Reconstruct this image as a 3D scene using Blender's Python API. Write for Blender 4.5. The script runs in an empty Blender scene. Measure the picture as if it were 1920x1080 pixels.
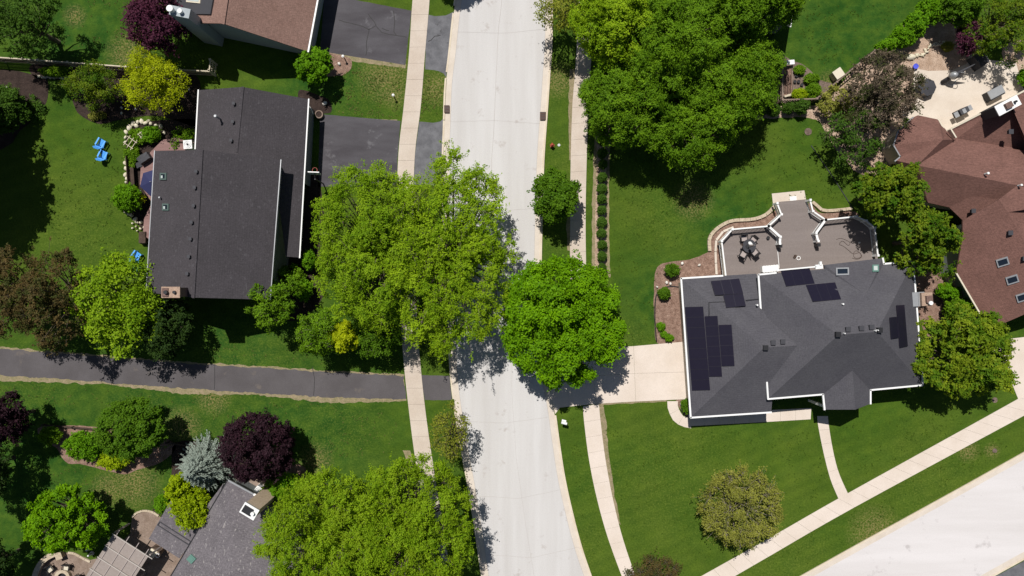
import bpy, bmesh, math, random
import numpy as np
from mathutils import Vector, Matrix, noise

# ------------------------------------------------------------------ camera, world, sun, exposure
SC = bpy.context.scene
COL = SC.collection
H = 68.0                                    # drone height in metres
cam_d = bpy.data.cameras.new("Camera")
cam = bpy.data.objects.new("Camera", cam_d)
COL.objects.link(cam)
cam.location = (0, 0, H)
cam.rotation_euler = (0, 0, 0)
cam_d.sensor_width = 36
cam_d.lens = 36 * H / 96.0
cam_d.clip_start = 1
cam_d.clip_end = 6000
SC.camera = cam

SUN = Vector((-0.20, 0.47, 1.0)).normalized()          # towards the sun
elev = math.asin(SUN.z)
azim = math.atan2(SUN.x, SUN.y)
world = bpy.data.worlds.new("World")
SC.world = world
world.use_nodes = True
nt = world.node_tree
sky = nt.nodes.new("ShaderNodeTexSky")
sky.sky_type = 'NISHITA'
sky.sun_disc = False
sky.sun_elevation = elev
sky.sun_rotation = azim
nt.links.new(sky.outputs[0], nt.nodes["Background"].inputs[0])
nt.nodes["Background"].inputs[1].default_value = 0.05
sun_d = bpy.data.lights.new("sun", 'SUN')
sun_d.energy = 5.0
sun_d.angle = math.radians(0.5)
sun_d.color = (1.0, 0.965, 0.92)
sun = bpy.data.objects.new("sun", sun_d)
sun.rotation_euler = SUN.to_track_quat('Z', 'Y').to_euler()
sun.location = (-20, 40, 100)
COL.objects.link(sun)
SC.view_settings.view_transform = 'Standard'
SC.view_settings.look = 'None'
SC.view_settings.exposure = -0.08
SC.view_settings.gamma = 1
try:
    SC.cycles.max_bounces = 5
    SC.cycles.diffuse_bounces = 2
    SC.cycles.transparent_max_bounces = 8
except Exception:
    pass

R = math.radians
rnd = random.Random(7)
rng = np.random.default_rng(7)

def P(px, py, h=0.0):
    """photograph pixel at height h -> world point"""
    k = (H - h) / H / 20.0
    return Vector(((px - 960) * k, (540 - py) * k, h))

# ------------------------------------------------------------------ naming helpers
def tag(o, label=None, cat=None, group=None, kind=None):
    if label: o["label"] = label
    if cat: o["category"] = cat
    if group: o["group"] = group
    if kind: o["kind"] = kind
    return o

def empty(name, loc, label, cat, group=None, rz=0.0):
    o = bpy.data.objects.new(name, None)
    o.empty_display_size = 0.3
    o.location = loc
    o.rotation_euler = (0, 0, rz)
    COL.objects.link(o)
    return tag(o, label, cat, group)

def kids(o):
    return [c for c in bpy.data.objects if c.parent == o]

def copy_tree(o, loc=None, rz=None, scale=None, label=None, tree=None):
    """copy of a thing with its parts and sub-parts"""
    if tree is None:
        tree = {}
        for c in bpy.data.objects:
            if c.parent: tree.setdefault(c.parent.name, []).append(c)
    c = o.copy(); COL.objects.link(c)
    if loc is not None: c.location = loc
    if rz is not None: c.rotation_euler = (0, 0, rz)
    if scale is not None: c.scale = scale
    if label: c["label"] = label
    for ch in tree.get(o.name, []):
        d = copy_tree(ch, tree=tree)
        d.parent = c
    return c

ORD = ("first second third fourth fifth sixth seventh eighth ninth tenth eleventh twelfth thirteenth "
       "fourteenth fifteenth sixteenth seventeenth eighteenth nineteenth twentieth").split()
ORD += ["twenty-" + w for w in ORD[:9]] + ["thirtieth"] + ["thirty-" + w for w in ORD[:9]]

# ------------------------------------------------------------------ mesh builder
class MB:
    def __init__(s): s.v = []; s.f = []
    def add(s, vs, fs):
        n = len(s.v); s.v += [tuple(v) for v in vs]; s.f += [[i + n for i in f] for f in fs]; return s
    def box(s, c, size, rz=0.0, tilt=None, ay=None):
        x, y, z = size[0] / 2, size[1] / 2, size[2] / 2
        M = Matrix.Translation(Vector(c)) @ Matrix.Rotation(rz, 4, 'Z')
        if tilt: M = M @ Matrix.Rotation(tilt, 4, 'X')
        if ay: M = M @ Matrix.Rotation(ay, 4, 'Y')
        vs = [M @ Vector((a * x, b * y, d * z)) for d in (-1, 1) for a, b in ((-1, -1), (1, -1), (1, 1), (-1, 1))]
        return s.add(vs, [[3, 2, 1, 0], [4, 5, 6, 7], [0, 1, 5, 4], [1, 2, 6, 5], [2, 3, 7, 6], [3, 0, 4, 7]])
    def prism(s, poly, z0, z1):
        """vertical prism over world xy polygon"""
        pts = [(p[0], p[1]) for p in poly]
        a = sum(pts[i][0] * pts[(i + 1) % len(pts)][1] - pts[(i + 1) % len(pts)][0] * pts[i][1] for i in range(len(pts)))
        if a < 0: pts = pts[::-1]
        n = len(pts)
        vs = [(x, y, z0) for x, y in pts] + [(x, y, z1) for x, y in pts]
        fs = [list(range(n))[::-1], list(range(n, 2 * n))] + [[i, (i + 1) % n, n + (i + 1) % n, n + i] for i in range(n)]
        return s.add(vs, fs)
    def sheet(s, poly, z):
        pts = [(p[0], p[1]) for p in poly]
        a = sum(pts[i][0] * pts[(i + 1) % len(pts)][1] - pts[(i + 1) % len(pts)][0] * pts[i][1] for i in range(len(pts)))
        if a < 0: pts = pts[::-1]
        return s.add([(x, y, z) for x, y in pts], [list(range(len(pts)))])
    def bar(s, p, q, w, h):
        """box-section bar between two points"""
        p = Vector(p); q = Vector(q); d = (q - p)
        L = d.length
        if L < 1e-5: return s
        d.normalize()
        side = d.cross(Vector((0, 0, 1)))
        if side.length < 1e-3: side = Vector((1, 0, 0))
        side.normalize(); up = side.cross(d).normalized()
        vs = []
        for c in (p, q):
            for a, b in ((-1, -1), (1, -1), (1, 1), (-1, 1)):
                vs.append(c + side * a * w / 2 + up * b * h / 2)
        return s.add(vs, [[3, 2, 1, 0], [4, 5, 6, 7], [0, 1, 5, 4], [1, 2, 6, 5], [2, 3, 7, 6], [3, 0, 4, 7]])
    def cyl(s, c, r0, r1, h, n=12, cap=True):
        c = Vector(c)
        vs = [c + Vector((r0 * math.cos(2 * math.pi * i / n), r0 * math.sin(2 * math.pi * i / n), 0)) for i in range(n)]
        vs += [c + Vector((r1 * math.cos(2 * math.pi * i / n), r1 * math.sin(2 * math.pi * i / n), h)) for i in range(n)]
        fs = [[i, (i + 1) % n, n + (i + 1) % n, n + i] for i in range(n)]
        if cap: fs += [list(range(n))[::-1], list(range(n, 2 * n))]
        return s.add(vs, fs)
    def ring(s, c, ro, ri, h, n=24):
        c = Vector(c); vs = []
        for z in (0, h):
            for r in (ro, ri):
                vs += [c + Vector((r * math.cos(2 * math.pi * i / n), r * math.sin(2 * math.pi * i / n), z)) for i in range(n)]
        fs = []
        for i in range(n):
            j = (i + 1) % n
            fs += [[i, j, 2 * n + j, 2 * n + i], [n + j, n + i, 3 * n + i, 3 * n + j],
                   [2 * n + i, 2 * n + j, 3 * n + j, 3 * n + i], [j, i, n + i, n + j]]
        return s.add(vs, fs)
    def tube(s, pts, radii, n=6):
        pts = [Vector(p) for p in pts]
        if not isinstance(radii, (list, tuple)): radii = [radii] * len(pts)
        vs = []
        for i, p in enumerate(pts):
            d = (pts[min(i + 1, len(pts) - 1)] - pts[max(i - 1, 0)]).normalized()
            a = d.cross(Vector((0, 0, 1)))
            if a.length < 1e-2: a = d.cross(Vector((1, 0, 0)))
            a.normalize(); b = d.cross(a)
            for k in range(n):
                t = 2 * math.pi * k / n
                vs.append(p + (a * math.cos(t) + b * math.sin(t)) * radii[i])
        fs = [[i * n + k, i * n + (k + 1) % n, (i + 1) * n + (k + 1) % n, (i + 1) * n + k]
              for i in range(len(pts) - 1) for k in range(n)]
        fs += [list(range(n))[::-1], list(range((len(pts) - 1) * n, len(pts) * n))]
        return s.add(vs, fs)
    def build(s, name, mat, parent=None, smooth=False, bevel=0):
        me = bpy.data.meshes.new(name)
        off = root_loc(parent)
        me.from_pydata([(v[0] - off[0], v[1] - off[1], v[2] - off[2]) for v in s.v], [], s.f)
        me.materials.append(mat)
        if smooth:
            me.polygons.foreach_set("use_smooth", [True] * len(me.polygons))
        me.update()
        o = bpy.data.objects.new(name, me)
        COL.objects.link(o)
        if parent: o.parent = parent
        if bevel:
            m = o.modifiers.new("bevel", 'BEVEL'); m.width = bevel; m.segments = 2; m.limit_method = 'ANGLE'
        return o

def root_loc(parent):
    o = parent
    while o is not None and o.parent: o = o.parent
    return tuple(o.location) if o is not None else (0, 0, 0)

def struct(o):
    o["kind"] = "structure"; return o

def jag(poly, amp=0.1, step=0.4, seed=0):
    """polygon (world xy) resampled with a wobbly edge"""
    out = []
    n = len(poly)
    for i in range(n):
        a = Vector(poly[i][:2]); b = Vector(poly[(i + 1) % n][:2])
        L = (b - a).length; k = max(1, int(L / step))
        nrm = Vector((-(b - a).y, (b - a).x)).normalized() if L > 1e-6 else Vector((0, 0))
        for j in range(k):
            p = a.lerp(b, j / k)
            w = noise.noise(Vector((p.x * 1.3 + seed, p.y * 1.3, 0))) + 0.7 * noise.noise(Vector((p.x * 4.1, p.y * 4.1 + seed, 3)))
            out.append(p + nrm * w * amp)
    return out

def smooth_line(pts, k=4, closed=False):
    """Catmull-Rom through 2D/3D points"""
    V = [Vector(p) for p in pts]; n = len(V); out = []
    rngi = range(n) if closed else range(n - 1)
    for i in rngi:
        p0 = V[(i - 1) % n] if closed or i > 0 else V[0]
        p1 = V[i]; p2 = V[(i + 1) % n]
        p3 = V[(i + 2) % n] if closed or i + 2 < n else V[-1]
        for j in range(k):
            t = j / k
            out.append(0.5 * ((2 * p1) + (p2 - p0) * t + (2 * p0 - 5 * p1 + 4 * p2 - p3) * t * t + (3 * p1 - p0 - 3 * p2 + p3) * t ** 3))
    if not closed: out.append(V[-1])
    return out

# ------------------------------------------------------------------ materials
def new_mat(name):
    m = bpy.data.materials.new(name); m.use_nodes = True
    nt = m.node_tree; b = nt.nodes["Principled BSDF"]
    b.inputs["Specular IOR Level"].default_value = 0.3
    return m, nt, b

def N(nt, t, **kw):
    n = nt.nodes.new(t)
    for k, v in kw.items():
        if k.startswith("i_"): n.inputs[int(k[2:])].default_value = v
        else: setattr(n, k, v)
    return n

def mixc(nt, fac, a, b, mode='MIX'):
    m = nt.nodes.new("ShaderNodeMix"); m.data_type = 'RGBA'; m.blend_type = mode
    def put(sock, val):
        if hasattr(val, "is_output") or isinstance(val, bpy.types.NodeSocket): nt.links.new(val, sock)
        elif isinstance(val, (int, float)): sock.default_value = val
        else: sock.default_value = (*val, 1) if len(val) == 3 else val
    put(m.inputs[0], fac); put(m.inputs[6], a); put(m.inputs[7], b)
    return m.outputs[2]

def maprange(nt, v, a, b, c=0.0, d=1.0):
    m = nt.nodes.new("ShaderNodeMapRange"); m.clamp = True
    nt.links.new(v, m.inputs[0])
    for i, x in zip((1, 2, 3, 4), (a, b, c, d)): m.inputs[i].default_value = x
    return m.outputs[0]

def coords(nt, scale=(1, 1, 1), rot=(0, 0, 0)):
    g = nt.nodes.new("ShaderNodeNewGeometry")
    mp = nt.nodes.new("ShaderNodeMapping")
    mp.inputs["Scale"].default_value = scale
    mp.inputs["Rotation"].default_value = rot
    nt.links.new(g.outputs["Position"], mp.inputs[0])
    return mp.outputs[0]

def tex(nt, co, scale, detail=4, rough=0.6, kind='ShaderNodeTexNoise'):
    n = nt.nodes.new(kind)
    nt.links.new(co, n.inputs["Vector"])
    n.inputs["Scale"].default_value = scale
    if kind == 'ShaderNodeTexNoise':
        n.inputs["Detail"].default_value = detail
        n.inputs["Roughness"].default_value = rough
        return n.outputs[0]
    return n.outputs[0]

def bump(nt, b, h, strength=0.3, dist=0.05):
    bn = nt.nodes.new("ShaderNodeBump")
    bn.inputs["Strength"].default_value = strength
    bn.inputs["Distance"].default_value = dist
    nt.links.new(h, bn.inputs["Height"])
    nt.links.new(bn.outputs[0], b.inputs["Normal"])

def grainy(name, c1, c2, s1=0.6, s2=8, rough=0.85, fine=0.25, c3=None, speck=None, stretch=None, bs=0.2, spec=0.25, rot=0):
    """two-colour mottled surface with fine grain; world-space coordinates"""
    m, nt, b = new_mat(name)
    co = coords(nt, stretch or (1, 1, 1), (0, 0, rot))
    n1 = tex(nt, co, s1, 5)
    col = mixc(nt, maprange(nt, n1, .35, .65), c1, c2)
    co2 = coords(nt)
    n2 = tex(nt, co2, s2, 3, .7)
    col = mixc(nt, fine, col, mixc(nt, maprange(nt, n2, .3, .7), (0.35, 0.35, 0.35), (1.6, 1.6, 1.6)), 'MULTIPLY')
    if c3:
        n3 = tex(nt, co2, speck or 1.7, 6, .7)
        col = mixc(nt, maprange(nt, n3, .6, .68), col, c3)
    nt.links.new(col, b.inputs["Base Color"])
    b.inputs["Roughness"].default_value = rough
    b.inputs["Specular IOR Level"].default_value = spec
    bump(nt, b, n2, bs)
    return m

def plain(name, c, rough=0.6, metal=0.0, spec=0.4, var=0.15):
    m, nt, b = new_mat(name)
    n = tex(nt, coords(nt), 3.0, 4)
    lo = tuple(x * (1 - var) for x in c); hi = tuple(min(1, x * (1 + var)) for x in c)
    nt.links.new(mixc(nt, n, lo, hi), b.inputs["Base Color"])
    b.inputs["Roughness"].default_value = rough
    b.inputs["Metallic"].default_value = metal
    b.inputs["Specular IOR Level"].default_value = spec
    return m

def leaf_mat(name, a, b_, trans=0.35, c=None):
    """leaves: colour runs from a to b with the per-leaf 'tone' attribute"""
    m, nt, b = new_mat(name)
    at = nt.nodes.new("ShaderNodeAttribute"); at.attribute_name = "tone"
    col = mixc(nt, at.outputs["Fac"], a, b_)
    if c:
        n = tex(nt, coords(nt), 0.9, 3)
        col = mixc(nt, maprange(nt, n, .48, .6), col, c)
    nt.links.new(col, b.inputs["Base Color"])
    b.inputs["Roughness"].default_value = 0.6
    b.inputs["Specular IOR Level"].default_value = 0.10
    t = nt.nodes.new("ShaderNodeBsdfTranslucent")
    nt.links.new(mixc(nt, 1.0, col, (1.18, 1.30, 0.50), 'MULTIPLY'), t.inputs[0])
    mx = nt.nodes.new("ShaderNodeMixShader"); mx.inputs[0].default_value = trans
    nt.links.new(b.outputs[0], mx.inputs[1]); nt.links.new(t.outputs[0], mx.inputs[2])
    nt.links.new(mx.outputs[0], nt.nodes["Material Output"].inputs[0])
    return m

def ground_mat():
    m, nt, b = new_mat("lawn_grass")
    g = nt.nodes.new("ShaderNodeNewGeometry"); pos = g.outputs["Position"]
    co = coords(nt)
    big = tex(nt, co, 0.10, 4); mid = tex(nt, co, 0.9, 5, .65); fine = tex(nt, co, 6.0, 4, .75); vf = tex(nt, co, 20.0, 3, .8)
    col = mixc(nt, maprange(nt, big, .38, .62), (0.044, 0.093, 0.009), (0.064, 0.107, 0.012))
    def masks(spots, soft=1.0):
        acc = None
        for px, py, r in spots:
            c = P(px, py)
            d = N(nt, "ShaderNodeVectorMath", operation='DISTANCE')
            nt.links.new(pos, d.inputs[0]); d.inputs[1].default_value = (c.x, c.y, 0)
            v = maprange(nt, d.outputs["Value"], r / 20.0, r / 20.0 * 0.25)
            if acc is None: acc = v
            else:
                a = N(nt, "ShaderNodeMath", operation='MAXIMUM')
                nt.links.new(acc, a.inputs[0]); nt.links.new(v, a.inputs[1]); acc = a.outputs[0]
        return acc
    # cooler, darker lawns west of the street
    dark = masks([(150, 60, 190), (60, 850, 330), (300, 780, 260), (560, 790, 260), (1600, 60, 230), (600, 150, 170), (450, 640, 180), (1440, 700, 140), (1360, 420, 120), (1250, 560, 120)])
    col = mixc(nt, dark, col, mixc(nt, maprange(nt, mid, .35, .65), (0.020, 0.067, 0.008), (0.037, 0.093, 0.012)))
    col = mixc(nt, maprange(nt, mid, .42, .68, 0, .45), col, (0.072, 0.122, 0.010))
    pat = tex(nt, coords(nt, (1, 1.3, 1), (0, 0, .5)), 0.33, 6, .62)
    col = mixc(nt, .8, col, mixc(nt, maprange(nt, pat, .32, .68), (0.72, 0.80, 0.70), (1.26, 1.16, 1.2)), 'MULTIPLY')
    mow = N(nt, "ShaderNodeTexWave", wave_type='BANDS', bands_direction='X')
    mow.inputs["Scale"].default_value = .28; mow.inputs["Distortion"].default_value = 2.5; mow.inputs["Detail"].default_value = 3
    nt.links.new(coords(nt, (1, 1, 1), (0, 0, 1.2)), mow.inputs["Vector"])
    col = mixc(nt, .16, col, mixc(nt, mow.outputs[1], (0.6, 0.7, 0.6), (1.35, 1.25, 1.3)), 'MULTIPLY')
    # mowing streaks and yellow-green clumps
    yel = masks([(700, 170, 100), (740, 130, 90), (810, 190, 70), (400, 700, 160), (270, 780, 120), (500, 680, 130), (60, 720, 120), (240, 905, 120),
                 (380, 830, 100), (1045, 440, 60), (1060, 330, 90), (1180, 640, 60), (1480, 1060, 150), (1750, 930, 170), (1040, 160, 70),
                 (630, 800, 130), (1260, 900, 190), (150, 430, 140), (1130, 900, 90), (1090, 1020, 90), (1250, 400, 100)])
    k = N(nt, "ShaderNodeMath", operation='MULTIPLY'); nt.links.new(yel, k.inputs[0])
    nt.links.new(maprange(nt, fine, .50, .64), k.inputs[1])
    k3 = N(nt, "ShaderNodeMath", operation='MULTIPLY'); nt.links.new(k.outputs[0], k3.inputs[0]); k3.inputs[1].default_value = 0.42
    col = mixc(nt, k3.outputs[0], col, (0.13, 0.155, 0.028))
    dry = masks([(722, 140, 62), (738, 175, 35), (820, 165, 40), (250, 905, 60), (205, 918, 40), (400, 745, 40), (225, 790, 40), (590, 865, 40), (340, 800, 45),
                 (1300, 375, 45), (1045, 150, 40), (1560, 165, 40), (1815, 845, 26), (140, 30, 26), (240, 100, 50), (1050, 1040, 50), (1640, 1000, 60), (1860, 845, 18)])
    k2 = N(nt, "ShaderNodeMath", operation='MULTIPLY'); nt.links.new(dry, k2.inputs[0])
    nt.links.new(maprange(nt, fine, .44, .62), k2.inputs[1])
    col = mixc(nt, k2.outputs[0], col, (0.21, 0.17, 0.07))
    col = mixc(nt, 0.40, col, mixc(nt, maprange(nt, fine, .3, .7), (0.4, 0.45, 0.4), (1.6, 1.55, 1.5)), 'MULTIPLY')
    col = mixc(nt, 0.45, col, mixc(nt, maprange(nt, vf, .3, .7), (0.45, 0.5, 0.45), (1.6, 1.5, 1.5)), 'MULTIPLY')
    nt.links.new(col, b.inputs["Base Color"])
    b.inputs["Roughness"].default_value = 0.9
    b.inputs["Specular IOR Level"].default_value = 0.1
    bump(nt, b, fine, 0.7, 0.08)
    return m

M = {}
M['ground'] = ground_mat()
M['road'] = grainy('road_concrete', (0.49, 0.47, 0.45), (0.555, 0.54, 0.525), .35, 12, .85, .12, stretch=(1.6, .12, 1), c3=(0.42, 0.385, 0.36), speck=.5, bs=.05)
M['road2'] = grainy('side_road_concrete', (0.56, 0.53, 0.515), (0.63, 0.60, 0.59), .35, 12, .85, .10, stretch=(.15, 1.5, 1), rot=-0.52, c3=(0.45, 0.42, 0.41), speck=.4, bs=.05)
M['gutter'] = grainy('gutter_concrete', (0.55, 0.48, 0.40), (0.62, 0.55, 0.47), .8, 14, .85, .15, bs=.05)
M['curb'] = grainy('kerb_concrete', (0.57, 0.48, 0.36), (0.64, 0.56, 0.44), 1.2, 14, .85, .15, bs=.05)
M['tar'] = plain('joint_sealant', (0.40, 0.365, 0.34), .8)
M['crack'] = plain('asphalt_crack', (0.018, 0.017, 0.017), .7)
M['walk'] = grainy('sidewalk_concrete', (0.50, 0.42, 0.345), (0.56, 0.485, 0.41), .5, 12, .9, .14, bs=.05)
M['drive'] = grainy('driveway_concrete', (0.60, 0.515, 0.435), (0.66, 0.575, 0.50), .4, 12, .9, .10, bs=.05)
M['asph'] = grainy('driveway_asphalt', (0.055, 0.050, 0.056), (0.085, 0.080, 0.088), .45, 14, .8, .25, c3=(0.125, 0.12, 0.128), speck=.5, stretch=(.5, 1.6, 1))
M['asph2'] = grainy('worn_asphalt', (0.10, 0.10, 0.108), (0.155, 0.155, 0.165), 1.2, 14, .8, .25, c3=(0.07, 0.068, 0.072), speck=1.1)
M['path'] = grainy('path_asphalt', (0.082, 0.074, 0.076), (0.105, 0.096, 0.099), .4, 14, .85, .25, c3=(0.125, 0.108, 0.098), speck=.6)
M['deadgrass'] = grainy('dead_grass', (0.30, 0.235, 0.15), (0.20, 0.18, 0.09), 2.2, 10, .95, .5, c3=(0.09, 0.11, 0.02), speck=2.5, bs=.5)
M['mulch'] = grainy('mulch', (0.17, 0.102, 0.075), (0.29, 0.19, 0.145), 2.5, 11, .95, .7, c3=(0.42, 0.31, 0.245), speck=4.5, bs=.8)
M['mulchd'] = grainy('dark_mulch', (0.028, 0.018, 0.015), (0.048, 0.032, 0.026), 2.0, 10, .95, .7, bs=.8)
M['straw'] = grainy('straw_mulch', (0.34, 0.235, 0.165), (0.47, 0.35, 0.265), 1.6, 9, .95, .6, c3=(0.23, 0.15, 0.11), speck=2.6, bs=.8)
M['soil'] = grainy('vegetable_bed_soil', (0.12, 0.085, 0.07), (0.20, 0.15, 0.12), 2.0, 9, .95, .6, bs=.7)
M['patio'] = grainy('patio_concrete', (0.56, 0.48, 0.395), (0.63, 0.555, 0.47), .5, 12, .9, .12, bs=.05)
M['paver'] = grainy('paver', (0.20, 0.145, 0.11), (0.27, 0.205, 0.165), 1.5, 8, .9, .35, bs=.3)
M['edge_stone'] = grainy('edging_block', (0.42, 0.34, 0.24), (0.52, 0.44, 0.33), 2.0, 10, .9, .3, bs=.3)
M['boulder'] = grainy('boulder_stone', (0.56, 0.50, 0.36), (0.72, 0.66, 0.52), 2.0, 9, .85, .25, bs=.3)
M['white_stone'] = grainy('white_stone', (0.58, 0.54, 0.48), (0.72, 0.68, 0.62), 2.0, 9, .85, .25, bs=.3)
def shingle(name, a, b, speck=None, rot=0.0, fine=.45):
    m, nt, bs_ = new_mat(name)
    co = coords(nt, (1, 1, 1), (0, 0, rot))
    n1 = tex(nt, co, .5, 4)
    col = mixc(nt, maprange(nt, n1, .35, .65), a, b)
    n2 = tex(nt, coords(nt, (3.5, 10, 8), (0, 0, rot)), 1.0, 4, .8)
    n3 = tex(nt, co, 9.0, 3, .7)
    col = mixc(nt, fine, col, mixc(nt, maprange(nt, n2, .3, .7), (0.3, 0.3, 0.3), (1.75, 1.7, 1.7)), 'MULTIPLY')
    col = mixc(nt, .35, col, mixc(nt, maprange(nt, n3, .3, .7), (0.5, 0.5, 0.5), (1.5, 1.5, 1.5)), 'MULTIPLY')
    if speck:
        n4 = tex(nt, coords(nt, (6, 3, 4), (0, 0, rot)), 1.0, 2, .5)
        col = mixc(nt, maprange(nt, n4, .62, .70, 0, .75), col, speck)
    wv = nt.nodes.new("ShaderNodeTexWave"); wv.wave_type = 'BANDS'; wv.bands_direction = 'Z'
    wv.inputs["Scale"].default_value = 4.0; wv.inputs["Distortion"].default_value = .6
    nt.links.new(coords(nt), wv.inputs["Vector"])
    col = mixc(nt, .10, col, mixc(nt, wv.outputs[1], (0.5, 0.5, 0.5), (1.3, 1.3, 1.3)), 'MULTIPLY')
    nt.links.new(col, bs_.inputs["Base Color"])
    bs_.inputs["Roughness"].default_value = .9
    bs_.inputs["Specular IOR Level"].default_value = .2
    bump(nt, bs_, n2, .25)
    return m
M['roof_grey'] = shingle('charcoal_shingle', (0.074, 0.072, 0.082), (0.086, 0.084, 0.093), fine=.2)
M['roof_dark'] = shingle('dark_shingle', (0.052, 0.047, 0.051), (0.060, 0.054, 0.059), (0.085, 0.079, 0.085), fine=.28)
M['roof_light'] = shingle('weathered_grey_shingle', (0.118, 0.108, 0.116), (0.145, 0.133, 0.142), (0.30, 0.28, 0.27), rot=.6)
M['roof_red'] = shingle('red_brown_shingle', (0.145, 0.076, 0.061), (0.172, 0.090, 0.073), rot=.4)
M['roof_brown'] = shingle('brown_shingle', (0.200, 0.122, 0.098), (0.228, 0.142, 0.115))
M['roof_pale'] = shingle('pale_green_grey_shingle', (0.13, 0.15, 0.12), (0.17, 0.19, 0.15))
M['white'] = plain('white_paint', (0.78, 0.78, 0.76), .5, var=.05)
M['cream'] = plain('cream_trim', (0.62, 0.56, 0.44), .6)
M['siding'] = plain('grey_siding', (0.32, 0.355, 0.37), .7)
M['siding_d'] = plain('slate_siding', (0.17, 0.19, 0.19), .7)
M['siding_c'] = plain('tan_siding', (0.45, 0.40, 0.32), .7)
M['brick'] = grainy('chimney_brick', (0.32, 0.22, 0.165), (0.42, 0.30, 0.22), 5, 14, .9, .4)
M['tan_brick'] = grainy('tan_chimney_brick', (0.62, 0.47, 0.33), (0.72, 0.56, 0.42), 5, 14, .9, .3)
M['brick_red'] = grainy('brown_brick', (0.13, 0.085, 0.07), (0.19, 0.12, 0.10), 5, 14, .9, .4)
M['solar'] = plain('solar_cell', (0.012, 0.010, 0.021), .3, 0, .3)
M['solar_edge'] = plain('solar_frame', (0.012, 0.010, 0.020), .5)
M['glass'] = plain('dark_glass', (0.012, 0.018, 0.028), .08, 0, .6)
M['pale_glass'] = plain('pale_glass', (0.45, 0.50, 0.48), .15, 0, .5)
M['green_metal'] = plain('patina_metal', (0.10, 0.20, 0.165), .5)
M['frame_grey'] = plain('green_grey_frame', (0.085, 0.125, 0.11), .5)
M['metal'] = plain('grey_metal', (0.34, 0.35, 0.36), .4, .3)
M['black'] = plain('black_plastic', (0.015, 0.015, 0.017), .5)
M['dkgrey'] = plain('dark_grey_cover', (0.045, 0.045, 0.052), .7)
M['bark'] = grainy('bark', (0.10, 0.075, 0.055), (0.17, 0.135, 0.10), 3, 12, .95, .5)
M['bark_pale'] = grainy('pale_bark', (0.26, 0.22, 0.17), (0.36, 0.31, 0.25), 3, 12, .95, .4)
M['deck'] = grainy('brown_decking', (0.188, 0.158, 0.145), (0.212, 0.180, 0.167), .5, 14, .8, .2, stretch=(.2, 3, 1))
M['deck_red'] = grainy('red_decking', (0.20, 0.115, 0.105), (0.27, 0.165, 0.15), .8, 14, .8, .3, stretch=(.3, 5, 1))
M['wood'] = grainy('weathered_timber', (0.17, 0.125, 0.095), (0.25, 0.19, 0.15), 1.2, 12, .9, .3)
M['wood_d'] = grainy('dark_timber', (0.05, 0.034, 0.026), (0.085, 0.058, 0.045), 1.2, 12, .9, .3)
M['wood_l'] = grainy('sun_bleached_timber', (0.46, 0.40, 0.29), (0.58, 0.51, 0.39), 1.2, 12, .9, .3)
M['blue'] = plain('blue_plastic', (0.09, 0.36, 0.85), .45)
M['teal'] = plain('green_plastic', (0.06, 0.36, 0.24), .45)
M['navy'] = plain('navy_canvas', (0.022, 0.026, 0.085), .8)
M['umb_grey'] = plain('charcoal_canvas', (0.045, 0.045, 0.052), .85)
M['beam'] = plain('bleached_beam', (0.46, 0.42, 0.38), .8)
M['cushion'] = plain('taupe_cushion', (0.36, 0.31, 0.29), .9)
M['red'] = plain('red_paint', (0.38, 0.05, 0.03), .45)
M['bluebin'] = plain('royal_blue_plastic', (0.08, 0.10, 0.60), .4)
M['rust'] = plain('rusty_iron', (0.09, 0.045, 0.032), .8)
M['yellow'] = plain('yellow_petals', (0.55, 0.42, 0.08), .8)

# leaves
L = {}
L['lime'] = leaf_mat('leaf_lime', (0.120, 0.235, 0.004), (0.325, 0.460, 0.014), .32)
L['locust'] = leaf_mat('leaf_locust', (0.105, 0.215, 0.004), (0.290, 0.425, 0.014), .32)
L['maple'] = leaf_mat('leaf_maple', (0.060, 0.165, 0.002), (0.195, 0.390, 0.003), .26)
L['maple_d'] = leaf_mat('leaf_dark_maple', (0.050, 0.125, 0.005), (0.115, 0.225, 0.010), .32)
L['forest'] = leaf_mat('leaf_forest', (0.058, 0.140, 0.004), (0.178, 0.320, 0.010), .28)
L['dark'] = leaf_mat('leaf_dark', (0.018, 0.045, 0.008), (0.045, 0.085, 0.014), .25)
L['yellow'] = leaf_mat('leaf_yellow', (0.270, 0.330, 0.004), (0.500, 0.560, 0.010), .38)
L['olive'] = leaf_mat('leaf_olive', (0.150, 0.165, 0.025), (0.330, 0.330, 0.060), .30)
L['goldgreen'] = leaf_mat('leaf_gold_green', (0.060, 0.125, 0.005), (0.220, 0.280, 0.014), .30, c=(0.060, 0.140, 0.006))
L['rust'] = leaf_mat('leaf_bronze', (0.062, 0.052, 0.018), (0.165, 0.108, 0.036), .30, c=(0.066, 0.078, 0.018))
L['purple'] = leaf_mat('leaf_purple', (0.014, 0.007, 0.010), (0.045, 0.017, 0.026), .20)
L['plum'] = leaf_mat('leaf_plum', (0.045, 0.012, 0.028), (0.120, 0.032, 0.060), .26)
L['spruce'] = leaf_mat('needle_blue_grey', (0.120, 0.155, 0.130), (0.330, 0.385, 0.325), .08)
L['bright'] = leaf_mat('leaf_bright_shrub', (0.075, 0.200, 0.004), (0.170, 0.350, 0.008), .36)
L['acid'] = leaf_mat('leaf_acid_shrub', (0.200, 0.300, 0.004), (0.400, 0.500, 0.008), .36)
L['pinkish'] = leaf_mat('leaf_grey_blossom', (0.060, 0.050, 0.030), (0.210, 0.155, 0.115), .28, c=(0.055, 0.068, 0.018))
L['bush'] = leaf_mat('leaf_clipped_yew', (0.040, 0.095, 0.010), (0.080, 0.160, 0.014), .25)
L['gold'] = leaf_mat('leaf_gold', (0.085, 0.160, 0.006), (0.285, 0.350, 0.020), .32, c=(0.085, 0.170, 0.008))
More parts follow.
